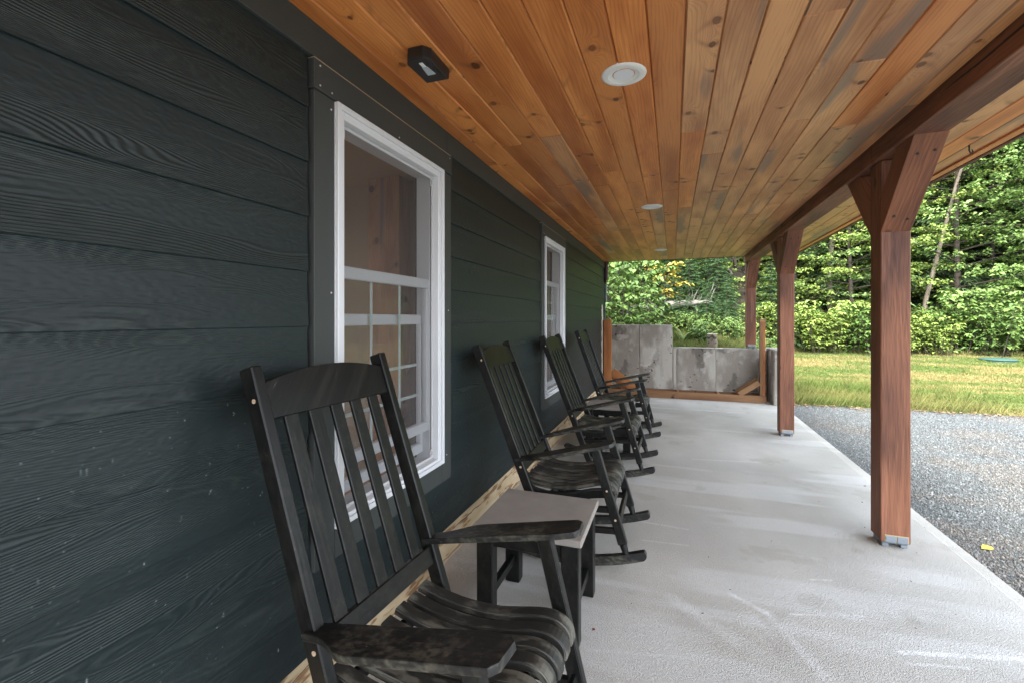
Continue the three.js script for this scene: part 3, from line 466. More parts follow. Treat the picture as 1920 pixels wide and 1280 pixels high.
  M('top_rail', planar(new THREE.ExtrudeGeometry(topS, { depth: 0.018, bevelEnabled: true, bevelSize: 0.002, bevelThickness: 0.002, bevelSegments: 1, curveSegments: 16 }).translate(0, 0, -0.006).applyMatrix4(BM)), bm, t);
  M('lower_rail', piece(0.5, 0.062, 0.024, { b: 0.003 }).translate(0, -0.075, 0).applyMatrix4(BM), bm, t);
  for (let k = 0; k < 5; k++) M('back_slat', piece(0.047, 0.585, 0.013, { b: 0.0025, grain: 1, uo: [k * 0.13, k * 0.07] }).translate(-0.176 + k * 0.088, 0.242, 0.0).applyMatrix4(BM), bm, t);
  const prof = spline([[-0.225, 0.418], [-0.16, 0.405], [-0.06, 0.396], [0.06, 0.404], [0.15, 0.427], [0.225, 0.446], [0.272, 0.444], [0.300, 0.424], [0.307, 0.392]], 26);
  for (let k = 0; k < 7; k++) { const z = -0.204 + k * 0.068; M('seat_slat', ribbon(prof.map(([x, y], i) => [x + 0.004 * Math.sin(k * 7.1), y + 0.003 * Math.sin(k * 3.7 + i * 0.15)]), z - 0.0235, z + 0.0235, 0.02), MAT.seatDust, t); }
  for (const [x, y] of [[0.318, 0.24], [0.285, 0.345], [-0.13, 0.24]]) M('stretcher', bar(V3(x, y, -HW + 0.01), V3(x, y, HW - 0.01), 0.036, 0.02, V3(-0.29, 0.957, 0), { b: 0.004 }), bm, t);
  M('seat_crossbar', bar(V3(0.24, 0.395, -0.23), V3(0.24, 0.395, 0.23), 0.045, 0.02, V3(0, 1, 0), { b: 0.003 }), bm, t); M('seat_crossbar', bar(V3(-0.19, 0.375, -0.25), V3(-0.19, 0.375, 0.25), 0.045, 0.02, V3(0, 1, 0), { b: 0.003 }), bm, t);
  return t;
}
const chair = makeChair();
function placeChair(o, X, F, pitch, yaw) { o.rotation.set(0, yaw, -pitch, 'YXZ'); const dx = -RR * Math.sin(pitch), c = Math.cos(yaw), s = Math.sin(yaw); o.position.set(X + dx * c, RR - RR * Math.cos(pitch) + 0.001, -F - dx * s); }
const chairSpots = [[-0.566, 1.183, 0.05, -0.055, 'black wooden rocking chair with dusty seat slats before the big window'], [-0.6, 2.775, 0, 0.01, 'black wooden rocking chair just past the first grey topped side table'],
  [-0.6, 4.235, 0.0, -0.02, 'black wooden rocking chair with worn seat beside the farther window'], [-0.548, 5.545, 0.035, 0.0, 'black wooden rocking chair closest to the timber frame and concrete wall']];
chairSpots.forEach(([x, f, p, y, label], i) => { const o = i ? copyOf(chair) : chair; o.userData.label = label; placeChair(o, x, f, p, y); });
function makeTable() {
  const t = thing('side_table', '', 'side table', [0, 0, 0], 'grey topped side tables between the chairs');
  M('table_top', piece(0.485, 0.03, 0.46, { b: 0.005 }).translate(0, 0.437, 0), MAT.tableTop, t);
  for (const [a, b] of [[-1, -1], [1, -1], [-1, 1], [1, 1]]) M('leg', piece(0.075, 0.421, 0.062, { b: 0.004 }).translate(a * 0.19, 0.2105, b * 0.185), MAT.black, t);
  for (const s of [-1, 1]) { M('apron', piece(0.30, 0.06, 0.02).translate(0, 0.388, s * 0.195), MAT.black, t); M('apron', piece(0.02, 0.06, 0.30).translate(s * 0.205, 0.388, 0), MAT.black, t); }
  M('lower_stretcher', piece(0.03, 0.04, 0.30).translate(-0.19, 0.12, 0), MAT.black, t); M('lower_stretcher', piece(0.03, 0.04, 0.30).translate(0.19, 0.12, 0), MAT.black, t);
  return t;
}
const table = makeTable(); table.position.set(-0.592, 0, -2.075); table.userData.label = 'grey topped side table beside the chair before the big window';
const table2 = copyOf(table, 'grey topped side table between the two farthest rocking chairs'); table2.position.set(-0.632, 0, -4.97);
console.log('building done');

// ---------------------------------------------------------------- ground, gravel, lawn
const GR = -0.06;
function ground(X, F) {
  const lawn = GR + 0.15 * smooth(8.7, 9.4, F) + 0.42 * smooth(9, 13.5, F) + 0.045 * Math.max(0, F - 13.5);
  const left = 0.79 + 0.06 * smooth(8.8, 11, F) + 0.66 * smooth(9.8, 13.6, F) + 0.045 * Math.max(0, F - 14.5);
  const wl = (1 - smooth(0.9, 2.0 + Math.max(0, F - 8.7) * 0.22, X)) * lerp(1, smooth(8.75, 11, F), smooth(1.45, 1.75, X));
  return F < 8.62 ? GR : lerp(lawn, left, wl) + 0.025 * (fbm(X * 0.08 + 5, F * 0.08 + 5, 16, 16, 3, 710) - 0.5) * smooth(8.9, 9.6, F);
}
function sheet(x0, x1, f0, f1, nx, nf, fn, uvs = 1) {
  const P = [], U = [], I = [];
  for (let j = 0; j <= nf; j++) for (let i = 0; i <= nx; i++) { const X = lerp(x0, x1, i / nx), F = lerp(f0, f1, j / nf); P.push(X, fn(X, F), -F); U.push(X * uvs, F * uvs); }
  for (let j = 0; j < nf; j++) for (let i = 0; i < nx; i++) { const a = j * (nx + 1) + i, b = a + nx + 1; I.push(a, a + 1, b, b, a + 1, b + 1); }
  const g = new THREE.BufferGeometry(); g.setAttribute('position', new THREE.Float32BufferAttribute(P, 3)); g.setAttribute('uv', new THREE.Float32BufferAttribute(U, 2)); g.setIndex(I); g.computeVertexNormals(); return g;
}
const litterTex = tex(512, 512, [4, 4], (u, v) => mix3(mix3([66, 56, 38], [44, 40, 26], fbm(u, v, 8, 8, 4, 720)), [60, 74, 34], smooth(0.5, 0.7, fbm(u, v, 5, 5, 4, 733))));
const gravelTex = tex(768, 768, [1.6, 1.6], (u, v) => { const a = vn(u * 110, v * 110, 110, 110, 740), b = vn(u * 200, v * 200, 200, 200, 741), c = fbm(u, v, 5, 5, 4, 744); return mix3(mix3([70, 73, 72], [116, 119, 117], 0.6 * a + 0.4 * b), [112, 104, 94], 0.4 * smooth(0.5, 0.7, c)); });
const gravelBump = tex(512, 512, [1.6, 1.6], (u, v) => vn(u * 110, v * 110, 110, 110, 740), false);
const lawnTex = tex(512, 512, [3, 3], (u, v) => mix3(mix3([92, 104, 48], [120, 116, 62], fbm(u, v, 7, 7, 4, 750)), [70, 72, 36], 0.5 * vn(u * 120, v * 120, 120, 120, 755)));
struct(M('ground', sheet(-120, 160, -120, 200, 140, 160, (X, F) => (F > 8.7 ? ground(X, F) : GR) - 0.75 * (1 - smooth(14, 16.5, F)) - 0.03), std({ map: litterTex, roughness: 1 })), 'leaf litter and earth under the woods');
struct(M('gravel', sheet(SX1 - 0.02, 16, -14, 8.9, 60, 80, (X, F) => GR + 0.008 * (fbm(X * 0.1 + 3, F * 0.1 + 3, 16, 16, 3, 760) - 0.5) - 0.3 * smooth(8.7, 8.9, F)), std({ map: gravelTex, bumpMap: gravelBump, bumpScale: 0.01, roughness: 0.95 })), 'crushed blue grey gravel yard');
const lawnEdge = (X) => 8.66 + 0.2 * (fbm(X * 0.05 + 1, 0.5, 16, 1, 4, 770) - 0.5);
struct(M('lawn', sheet(-4, 24, 8.62, 14.6, 120, 40, (X, F) => ground(X, F) - (F < lawnEdge(X) ? 0.05 : 0) - (X < 1.72 && F < 8.82 ? 0.25 : 0)), std({ map: lawnTex, roughness: 1 })), 'patchy mown lawn with dry straw coloured areas');

const leafGeo = () => { const P = [], N = [], C = []; return { P, N, C,
  // folded leaf: base p, direction d, up n, length, width
  leaf(p, d, n, L, W, c, fold = 0.18) {
    const sx = d.y * n.z - d.z * n.y, sy = d.z * n.x - d.x * n.z, sz = d.x * n.y - d.y * n.x, l = Math.hypot(sx, sy, sz) || 1, a = W / 2 / l, k = 0.42 * L, h = fold * W;
    const T = [p.x + d.x * L, p.y + d.y * L - 0.12 * L, p.z + d.z * L], R = [p.x + d.x * k + sx * a + n.x * h, p.y + d.y * k + sy * a + n.y * h, p.z + d.z * k + sz * a + n.z * h], Q = [p.x + d.x * k - sx * a + n.x * h, p.y + d.y * k - sy * a + n.y * h, p.z + d.z * k - sz * a + n.z * h];
    P.push(p.x, p.y, p.z, ...R, ...T, p.x, p.y, p.z, ...T, ...Q);
    for (let i = 0; i < 6; i++) { N.push(n.x, n.y, n.z); C.push(c[0], c[1], c[2]); }
  },
  done() { const g = new THREE.BufferGeometry(); g.setAttribute('position', new THREE.Float32BufferAttribute(P, 3)); g.setAttribute('normal', new THREE.Float32BufferAttribute(N, 3)); g.setAttribute('color', new THREE.Float32BufferAttribute(C, 3)); g.computeVertexNormals(); return g; } }; };
const foliage = std({ vertexColors: true, roughness: 0.6, side: THREE.DoubleSide });
const needle = std({ vertexColors: true, roughness: 0.8, side: THREE.DoubleSide });
const barkTex = tex(256, 512, [0.5, 1], (u, v) => mix3([104, 94, 82], [54, 46, 38], fbm(u, v, 14, 8, 4, 780)));
const barkMat = std({ map: barkTex, roughness: 0.95 }), barkPale = std({ map: tex(256, 256, [1, 0.5], (u, v) => mix3(mix3([150, 138, 122], [116, 100, 84], fbm(u, v, 6, 10, 4, 790)), [60, 52, 46], smooth(0.66, 0.72, fbm(u, v, 20, 6, 3, 799)))), roughness: 0.8 }), barkGrey = std({ map: tex(256, 256, [1, 0.6], (u, v) => mix3([168, 162, 150], [104, 98, 90], fbm(u, v, 5, 16, 4, 810))), roughness: 0.9 });

// one instanced sheet of loose stones near the slab
{
  const r = rngOf(4001), N = 190000, g = new THREE.IcosahedronGeometry(1, 0), p = g.attributes.position;
  for (let i = 0; i < p.count; i++) { const k = 0.72 + 0.5 * hsh(Math.round(p.getX(i) * 9) + 20, Math.round(p.getY(i) * 9 + p.getZ(i) * 31) + 50, 3); p.setXYZ(i, p.getX(i) * k, p.getY(i) * k * 0.6, p.getZ(i) * k * 0.85); } g.computeVertexNormals();
  const m = new THREE.InstancedMesh(g, std({ roughness: 0.85 }), N), q = new THREE.Object3D(), c = new THREE.Color(); m.name = 'loose_gravel_stones';
  for (let i = 0; i < N; i++) {
    const F = 2.2 + (8.75 - 2.2) * Math.pow(r(), 0.8), X = SX1 + 0.004 + r() * r() ** 0.25 * Math.max(1.4, 0.85 * F - SX1 + 1.2), s = 0.0036 + 0.0058 * r() * r() + (r() < 0.02 ? 0.005 : 0);
    q.position.set(X, GR + 0.003 + s * 0.2, -F); q.rotation.set(r() * 6, r() * 6, r() * 6); q.scale.set(s * (0.8 + r() * 0.7), s * (0.7 + 0.4 * r()), s); q.updateMatrix(); m.setMatrixAt(i, q.matrix);
    const t = r(), rust = fbm(X * 0.09 + 2, F * 0.09 + 7, 16, 16, 4, 830); let v = 0.115 + 0.17 * t * t + (r() < 0.025 ? 0.14 : 0); const w = smooth(0.55, 0.72, rust) * (r() < 0.4 ? 0.9 : 0.15);
    c.setRGB(v * (0.95 + 0.25 * w), v * (1.0 + 0.02 * w), v * (0.985 - 0.14 * w)); m.setColorAt(i, c);
  }
  stuff(m); tag(m, 'loose crushed gravel stones lying along the slab edge', 'gravel'); scene.add(m);
}
// mown grass: tufts of blades
{
  const r = rngOf(4100), mk = (h, n, sp) => { const L = leafGeo(); for (let i = 0; i < n; i++) { const a = r() * 6.28, le = 0.2 + r() * 0.75, d = V3(Math.cos(a) * le, 1, Math.sin(a) * le).normalize(), b = V3((r() - 0.5) * sp, -0.004, (r() - 0.5) * sp), hh = h * (0.55 + 0.6 * r()), k = 0.8 + 0.4 * r(); L.leaf(b, d, V3(-Math.sin(a), 0.1, Math.cos(a)).cross(d).normalize(), hh, 0.0042 + 0.002 * r(), [k, k, k], 0.1); } return L.done(); };
  const lawnBlade = std({ vertexColors: true, roughness: 0.8, side: THREE.DoubleSide });
  const plant = (name, label, g, N, pick, high) => { const m = new THREE.InstancedMesh(g, lawnBlade, N), q = new THREE.Object3D(), c = new THREE.Color(); m.name = name;
    for (let i = 0; i < N; i++) { const [X, F] = pick(); q.position.set(X, ground(X, F), -F); q.rotation.set(0, r() * 6.28, 0); const dry = smooth(0.40, 0.60, fbm(X * 0.05 + 4, F * 0.16 + 4, 16, 32, 4, 840) + (r() - 0.5) * 0.22) * (high ? 0.5 : 1), s = (0.75 + 0.6 * r()); q.scale.set(s, s, s); q.updateMatrix(); m.setMatrixAt(i, q.matrix); const k = 0.8 + 0.4 * r(); c.setRGB(lerp(0.14, 0.33, dry) * k, lerp(0.195, 0.27, dry) * k, lerp(0.04, 0.1, dry) * k); m.setColorAt(i, c); }
    stuff(m); tag(m, label, 'grass'); scene.add(m); };
  plant('mown_grass', 'short mown lawn grass, green with straw coloured patches', mk(0.055, 9, 0.06), 80000, () => { let X, F; do { F = 8.5 + r() * 5.6; X = -1.5 + r() * 17; } while (F < lawnEdge(X) + (X < 1.75 ? 0.2 : 0)); return [X, F]; }, false);
  plant('tall_bank_grass', 'long uncut grass on the bank beside the concrete wall', mk(0.2, 9, 0.09), 1500, () => { let X, F; do { X = 1.6 + r() * 3.2; F = 8.66 + r() * r() * 1.3; } while (F < lawnEdge(X) + 0.04 || (X < 1.75 && F < 8.86) || r() < (X - 2.6) / 2.2); return [X, F]; }, true);
  plant('rough_verge_grass', 'rough grass and weeds along the foot of the shrubs', mk(0.17, 9, 0.1), 5200, () => { let X, F; do { F = 9.2 + r() * 5.2; X = -2.5 + r() * 15; } while (X > 1.6 ? F < 13.1 : F < 8.9); return [X, F]; }, true);
}
// ---------------------------------------------------------------- trees and shrubs
const vary = (r, a, b) => { const t = r(), k = 0.8 + 0.45 * r(); return [lerp(a[0], b[0], t) * k, lerp(a[1], b[1], t) * k, lerp(a[2], b[2], t) * k]; };
function broadTree(seed, { H, R, low, limbs, twigs, leaves, leaf, ca, cb, rad, lean = 0.03, droop = 0.25 }) {
  const r = rngOf(seed), L = leafGeo(), W = [], path = [], lx = (r() - 0.5) * 2 * lean * H, lz = (r() - 0.5) * 2 * lean * H, N = 9;
  for (let i = 0; i <= N; i++) { const t = i / N; path.push(V3(lx * t * t + (r() - 0.5) * 0.05 * t * H * 0.12, t * H - 0.1, lz * t * t + (r() - 0.5) * 0.05 * t * H * 0.12)); }
  W.push(tube(path, path.map((_, i) => rad * (1 - 0.86 * i / N)), 8));
  const on = (t) => { const k = Math.min(N - 1, Math.floor(t * N)); return path[k].clone().lerp(path[k + 1], t * N - k); };
  for (let i = 0; i < limbs; i++) {
    const t = low + (0.99 - low) * Math.pow((i + r()) / limbs, 0.9), q = (t - low) / (1 - low), az = i * 2.399 + r() * 0.9, len = R * (0.35 + 0.65 * Math.sin(Math.PI * clamp(0.2 + 0.72 * q))) * (0.6 + 0.55 * r()), up = lerp(0.08, 0.75, q) + (r() - 0.5) * 0.25;
    const o = V3(Math.cos(az), 0, Math.sin(az)), b = on(t), mid = b.clone().addScaledVector(o, len * 0.55).add(V3(0, up * len * 0.5, 0)), e = b.clone().addScaledVector(o, len).add(V3(0, up * len * 0.72 - 0.08 * len, 0));
    W.push(tube([b, mid, e], [rad * 0.22 * (1 - 0.6 * t) + 0.008, rad * 0.1 + 0.005, 0.004], 4, false));
    for (let k = 0; k < twigs; k++) {
      const s = 0.22 + 0.8 * (k + r()) / twigs, c = s < 0.55 ? b.clone().lerp(mid, s / 0.55) : mid.clone().lerp(e, Math.min(1, (s - 0.55) / 0.45)), side = (k & 1 ? 1 : -1) * (0.6 + 0.7 * r()), ta = az + side, td = V3(Math.cos(ta), (r() - 0.35) * 0.35, Math.sin(ta)), tl = (0.22 + 0.4 * r()) * (0.6 + 0.25 * len);
      for (let m = 0; m < leaves; m++) {
        const u = (m + r()) / leaves, pp = c.clone().addScaledVector(td, tl * u).add(V3((r() - 0.5) * 0.1, (r() - 0.5) * 0.1 - droop * 0.3 * tl * u * u, (r() - 0.5) * 0.1)), la = ta + (r() - 0.5) * 4.4, dip = -droop + 0.75 * (r() - 0.5) - 0.1;
        const d = V3(Math.cos(la), dip, Math.sin(la)).normalize(), n = V3((r() - 0.5) * 1.7, 1, (r() - 0.5) * 1.7); n.addScaledVector(d, -n.dot(d)).normalize();
        const z = leaf * (0.7 + 0.6 * r()); L.leaf(pp, d, n, z, z * 0.68, vary(r, ca, cb));
      }
    }
  }
  return { wood: mergeGeometries(W), crown: L.done() };
}
function conifer(seed, { H, R, branches, ca, cb, rad, low = 0.04, needleLen = 0.22 }) {
  const r = rngOf(seed), L = leafGeo(), W = [tube([V3(0, -0.1, 0), V3(0.05, H * 0.5, 0), V3(0, H, 0)], [rad, rad * 0.6, 0.012], 8)];
  for (let i = 0; i < branches; i++) {
    const t = low + (0.98 - low) * Math.pow((i + r()) / branches, 1.05), az = i * 2.399 + r(), len = (R * Math.pow(1 - t, 0.75) + 0.18) * (0.7 + 0.45 * r()), o = V3(Math.cos(az), 0, Math.sin(az)), sd = V3(-Math.sin(az), 0, Math.cos(az)), b = V3(0, t * H, 0), dr = 0.10 + 0.28 * r() + 0.2 * (1 - t);
    const at = (s) => b.clone().addScaledVector(o, len * s).add(V3(0, len * (0.12 * s - dr * s * s), 0));
    W.push(tube([b, at(0.5), at(1)], [0.016, 0.009, 0.003], 4, false));
    const n = Math.ceil(len * 11) + 3;
    for (let k = 0; k < n; k++) for (const s of [-1, 1]) {
      const q = 0.12 + 0.88 * (k + r()) / n, p = at(q), sl = (0.16 + 0.34 * (1 - q)) * Math.min(1, len) * (0.6 + 0.6 * r()) + 0.06, d = sd.clone().multiplyScalar(s).addScaledVector(o, 0.55 + 0.4 * r()).add(V3(0, -0.12 - 0.3 * r(), 0)).normalize(), c = vary(r, ca, cb);
      const m = Math.max(1, Math.round(sl / 0.11));
      for (let j = 0; j < m; j++) { const pj = p.clone().addScaledVector(d, sl * j / m), dj = d.clone().add(V3((r() - 0.5) * 0.9, (r() - 0.5) * 0.4, (r() - 0.5) * 0.9)).normalize(), nn = V3((r() - 0.5) * 0.7, 1, (r() - 0.5) * 0.7); nn.addScaledVector(dj, -nn.dot(dj)).normalize(); L.leaf(pj, dj, nn, needleLen * (0.6 + 0.7 * r()), 0.032 + 0.022 * r(), c, 0.1); }
    }
  }
  return { wood: mergeGeometries(W), crown: L.done() };
}
function shrub(seed, { H, R, canes, nodes, leaf, ca, cb, tri = 3 }) {
  const r = rngOf(seed), L = leafGeo(), W = [];
  for (let i = 0; i < canes; i++) {
    const az = r() * 6.28, rr = R * (0.25 + 0.75 * r()), h = H * (0.6 + 0.45 * r()), b = V3((r() - 0.5) * R * 0.9, -0.05, (r() - 0.5) * R * 0.9), e = b.clone().add(V3(Math.cos(az) * rr, h * 0.88, Math.sin(az) * rr)), mid = b.clone().lerp(e, 0.55).add(V3(0, h * 0.28, 0));
    const at = (s) => { const a = b.clone().lerp(mid, s), c = mid.clone().lerp(e, s); return a.lerp(c, s); };
    W.push(tube([b, at(0.5), at(1)], [0.006, 0.005, 0.002], 4, false));
    for (let k = 0; k < nodes; k++) { const p = at(0.12 + 0.88 * (k + r()) / nodes), la = r() * 6.28, o = V3(Math.cos(la), 0.15 + 0.3 * r(), Math.sin(la)), pl = leaf * (0.5 + 0.9 * r()), c = p.clone().addScaledVector(o, pl);
      for (let j = 0; j < tri; j++) { const a2 = la + (j - (tri - 1) / 2) * 1.15 + (r() - 0.5) * 0.4, d = V3(Math.cos(a2), -0.1 - 0.55 * r(), Math.sin(a2)).normalize(), n = V3((r() - 0.5) * 0.8, 1, (r() - 0.5) * 0.8); n.addScaledVector(d, -n.dot(d)).normalize(); const z = leaf * (0.75 + 0.5 * r()); L.leaf(c, d, n, z, z * 0.66, vary(r, ca, cb)); } }
  }
  return { wood: mergeGeometries(W), crown: L.done() };
}
function fern(seed, H) {
  const r = rngOf(seed), L = leafGeo(), W = [];
  for (let i = 0; i < 9; i++) { const az = i * 0.7 + r() * 0.5, o = V3(Math.cos(az), 0, Math.sin(az)), sd = V3(-o.z, 0, o.x), h = H * (0.7 + 0.5 * r()), at = (s) => V3(0, 0, 0).addScaledVector(o, h * 0.75 * s).add(V3(0, h * (1.25 * s - 0.6 * s * s), 0));
    W.push(tube([at(0), at(0.5), at(1)], [0.005, 0.004, 0.001], 4, false)); const c = vary(r, [0.12, 0.2, 0.04], [0.19, 0.26, 0.06]);
    for (let k = 3; k < 34; k++) { const q = k / 34, p = at(q), l = h * 0.2 * Math.sin(Math.PI * (0.15 + 0.85 * q)) + 0.02; for (const s of [-1, 1]) { const d = sd.clone().multiplyScalar(s).addScaledVector(o, 0.35).add(V3(0, -0.15, 0)).normalize(); L.leaf(p, d, V3(0, 1, 0).addScaledVector(d, -d.y).normalize(), l, 0.02, c, 0.05); } } }
  return { wood: mergeGeometries(W), crown: L.done() };
}
const plantProto = {};
function plantAt(kind, make, mats, name, label, category, grp, X, F, scale, turn, parts = ['trunk', 'crown'], y) {
  plantProto[kind] ??= make();
  const p = plantProto[kind], o = thing(name, label, category, [X, y ?? ground(X, F), -F], grp); o.rotation.y = turn; o.scale.setScalar(scale);
  M(parts[0], p.wood, mats[0], o); stuff(M(parts[1], p.crown, mats[1], o)); return o;
}
const GA = [0.125, 0.22, 0.05], GB = [0.23, 0.33, 0.08], YA = [0.18, 0.27, 0.05], YB = [0.30, 0.37, 0.075], DA = [0.08, 0.145, 0.055], DB = [0.145, 0.225, 0.085];
{
  const r = rngOf(5150);
  const edge = (k) => () => broadTree(510 + k, { H: 7.5 + k * 0.7, R: 2.4, low: 0.05, limbs: 78, twigs: 10, leaves: 19, leaf: 0.08, ca: k % 2 ? GA : YA, cb: k % 2 ? GB : YB, rad: 0.075, lean: 0.05 });
  const tall = (k) => () => broadTree(540 + k, { H: 11.5 + k, R: 3.1, low: 0.16, limbs: 80, twigs: 10, leaves: 17, leaf: 0.1, ca: GA, cb: GB, rad: 0.15 });
  const hem = (k) => () => conifer(560 + k, { H: 8.5 + 1.5 * k, R: 2.3, branches: 105, ca: DA, cb: DB, rad: 0.12 });
  const put = (t, X, F, s = 1) => {
    if (t[0] === 'e') plantAt(t, edge(+t[1]), [barkMat, foliage], 'young_broadleaf_tree', +t[1] % 2 ? 'young mid green leafy tree branching to the ground at the wood edge' : 'young yellow green leafy tree branching to the ground at the wood edge', 'tree', 'young leafy trees at the wood edge', X, F, s * (0.88 + 0.25 * r()), r() * 6.28);
    else if (t[0] === 't') plantAt(t, tall(+t[1]), [barkMat, foliage], 'tall_broadleaf_tree', 'tall broadleaf tree with high green crown deeper in the wood', 'tree', 'tall broadleaf trees deeper in the wood', X, F, s * (0.85 + 0.3 * r()), r() * 6.28);
    else plantAt(t, hem(+t[1]), [barkMat, needle], 'hemlock_tree', 'dark hemlock tree with drooping flat needle sprays', 'tree', 'dark hemlocks between the leafy trees', X, F, s * (0.85 + 0.3 * r()), r() * 6.28);
  };
  // wood edge behind the lawn
  for (const [t, X, F] of [['e1', 3.3, 15.2], ['e0', 4.6, 14.9], ['e2', 5.5, 16.1], ['e1', 6.9, 14.9], ['e3', 7.9, 15.5], ['e1', 9.3, 15.0], ['e3', 10.6, 15.6], ['e1', 12.2, 15.1], ['e3', 13.8, 15.8], ['e0', 2.2, 15.6], ['e3', 8.7, 14.6], ['e1', 11.4, 14.5],
    ['h0', 3.9, 16.4], ['h1', 8.6, 16.3], ['h0', 6.2, 16.6], ['h1', 10.2, 16.9], ['h0', 12.9, 16.6], ['h1', 5.0, 18.2], ['e1', 9.9, 14.7], ['e3', 13.0, 14.8],
    ['e3', 3.0, 17.0], ['e0', 5.9, 17.6], ['e1', 7.6, 17.0], ['e2', 9.9, 17.6], ['e3', 11.9, 17.2], ['e1', 14.4, 17.4], ['e0', 4.3, 17.3], ['t0', 2.9, 18.5], ['t1', 4.9, 19.8], ['t2', 7.2, 18.4], ['t0', 9.1, 19.0], ['t1', 11.4, 18.2], ['t2', 13.8, 18.8], ['t0', 16.0, 17.2], ['h1', 15.2, 20.2], ['h1', 7.9, 21.4], ['h0', 3.8, 21.6], ['t1', 10.4, 22.3], ['t2', 6.1, 23.0], ['e1', 16.3, 15.2], ['t1', 18.4, 19.4], ['h1', 12.5, 22.4]]) put(t, X, F);
  // behind the concrete wall
  for (const [t, X, F, s] of [['e0', -1.7, 13.2, 0.7], ['e2', -0.7, 14.6, 0.85], ['e0', 0.5, 15.4, 0.8], ['h0', 0.6, 16.2, 0.9], ['h1', -1.5, 16.4, 1], ['e2', 1.9, 14.4, 0.62], ['h0', 2.0, 17.4, 1], ['t0', 0.9, 19.2, 1], ['t1', -1.4, 19.5, 1], ['t2', 2.4, 20.8, 1], ['h1', -0.3, 18.2, 1], ['t0', -3.4, 17.5, 1], ['h1', 0.6, 22.2, 1.1], ['e0', -3.0, 14.6, 0.8]]) put(t, X, F, s);
  // pale and leaning trunks that show between the leaves
  const bare = (name, label, mat, X, F, pts, rad) => { const g = ground(X, F), o = thing(name, label, 'tree', [X, g, -F]); M('trunk', tube(pts.map((p) => V3(...p)), rad, 10), mat, o); const c = broadTree(600 + Math.round(X * 10), { H: 2.6, R: 1.5, low: 0.1, limbs: 22, twigs: 6, leaves: 12, leaf: 0.13, ca: GA, cb: GB, rad: 0.03 }); const e = pts[pts.length - 1]; c.crown.translate(e[0], e[1] - 0.5, e[2]); stuff(M('crown', c.crown, foliage, o)); };
  bare('birch_tree', 'slender pale barked birch leaning among the green trees', barkPale, 6.0, 14.6, [[0, -0.1, 0], [0.12, 1.3, 0], [0.38, 2.6, 0.05], [0.7, 4.2, 0.1], [1.3, 6.4, 0.1]], [0.055, 0.05, 0.042, 0.034, 0.018]);
  bare('grey_trunk_tree', 'straight slender grey trunk rising behind the fallen log', barkGrey, 1.13, 15.0, [[0, -0.1, 0], [0.02, 2.5, 0], [0, 5, 0], [0.1, 8, 0]], [0.12, 0.1, 0.09, 0.05]);
  bare('grey_trunk_tree', 'thick grey forked trunk standing close to the uprooted stump', barkGrey, 1.62, 15.4, [[0, -0.1, 0], [0.05, 2.5, 0], [0.1, 5, 0], [0.3, 8, 0]], [0.2, 0.17, 0.15, 0.09]);
  bare('birch_tree', 'upright pale birch trunk seen between the middle posts', barkPale, 4.25, 15.3, [[0, -0.1, 0], [-0.05, 2, 0], [0.1, 4.2, 0], [0.1, 7, 0]], [0.08, 0.07, 0.06, 0.03]);
  // shrubs along the edge
  const SH = [{ ca: GA, cb: GB }, { ca: YA, cb: YB }, { ca: [0.06, 0.125, 0.02], cb: [0.115, 0.185, 0.032] }];
  const sh = (k) => () => shrub(700 + k, { H: 1.15, R: 0.62, canes: 24, nodes: 19, leaf: 0.078, ...SH[k] });
  const lab = ['dark green bramble shrub at the foot of the trees', 'bright yellow green bramble shrub along the lawn edge', 'mid green bramble shrub with broad leaves along the lawn'];
  for (let i = 0; i < 54; i++) { const row = i % 3, X = 2.0 + (i / 54) * 13.4 + (r() - 0.5) * 0.5, F = 13.25 + row * 0.5 + (r() - 0.5) * 0.35, k = X < 6.5 ? (r() < 0.7 ? 1 : 2) : (r() < 0.5 ? 0 : 2); plantAt('s' + k, sh(k), [barkMat, foliage], 'bramble_shrub', lab[k], 'shrub', 'bramble shrubs along the lawn edge', X, F, (0.62 + 0.75 * r()) * (X > 6.5 ? 1.15 : 1), r() * 6.28, ['stems', 'leaves']); }
  // behind the wall: big-leaved saplings, a yellowing one, ferns and weeds
  const big = () => broadTree(801, { H: 2.4, R: 0.75, low: 0.06, limbs: 22, twigs: 4, leaves: 6, leaf: 0.17, ca: [0.085, 0.16, 0.03], cb: [0.15, 0.235, 0.05], rad: 0.018, droop: 0.4 });
  const yel = () => broadTree(805, { H: 1.5, R: 0.6, low: 0.45, limbs: 9, twigs: 4, leaves: 6, leaf: 0.12, ca: [0.34, 0.27, 0.03], cb: [0.42, 0.32, 0.05], rad: 0.014, droop: 0.1 });
  for (const [X, F, s] of [[-1.05, 10.6, 0.72], [-0.72, 11.2, 0.8], [-1.5, 11.4, 1.0], [-0.55, 10.3, 0.5], [-1.9, 12.2, 1.1]]) plantAt('big', big, [barkMat, foliage], 'broadleaf_sapling', 'sapling with large pale green leaves behind the raised concrete section', 'sapling', 'large leaved saplings behind the raised concrete section', X, F, s, r() * 6.28, ['stem', 'leaves']);
  plantAt('yel', yel, [barkMat, foliage], 'yellow_sapling', 'thin sapling with golden yellow leaves above the raised concrete section', 'sapling', undefined, -0.22, 11.9, 1, 1.2, ['stem', 'leaves']);
  for (let i = 0; i < 26; i++) { const X = -1.6 + 3.6 * r(), F = 9.9 + 2.1 * r(); plantAt('fern' + (i & 1), () => fern(820 + (i & 1), 0.42), [foliage.clone(), foliage], 'fern', 'bright green fern growing behind the concrete wall', 'fern', 'ferns behind the concrete wall', X, F, 0.7 + 0.6 * r(), r() * 6.28, ['stalks', 'fronds']).children[0].material = barkMat; }
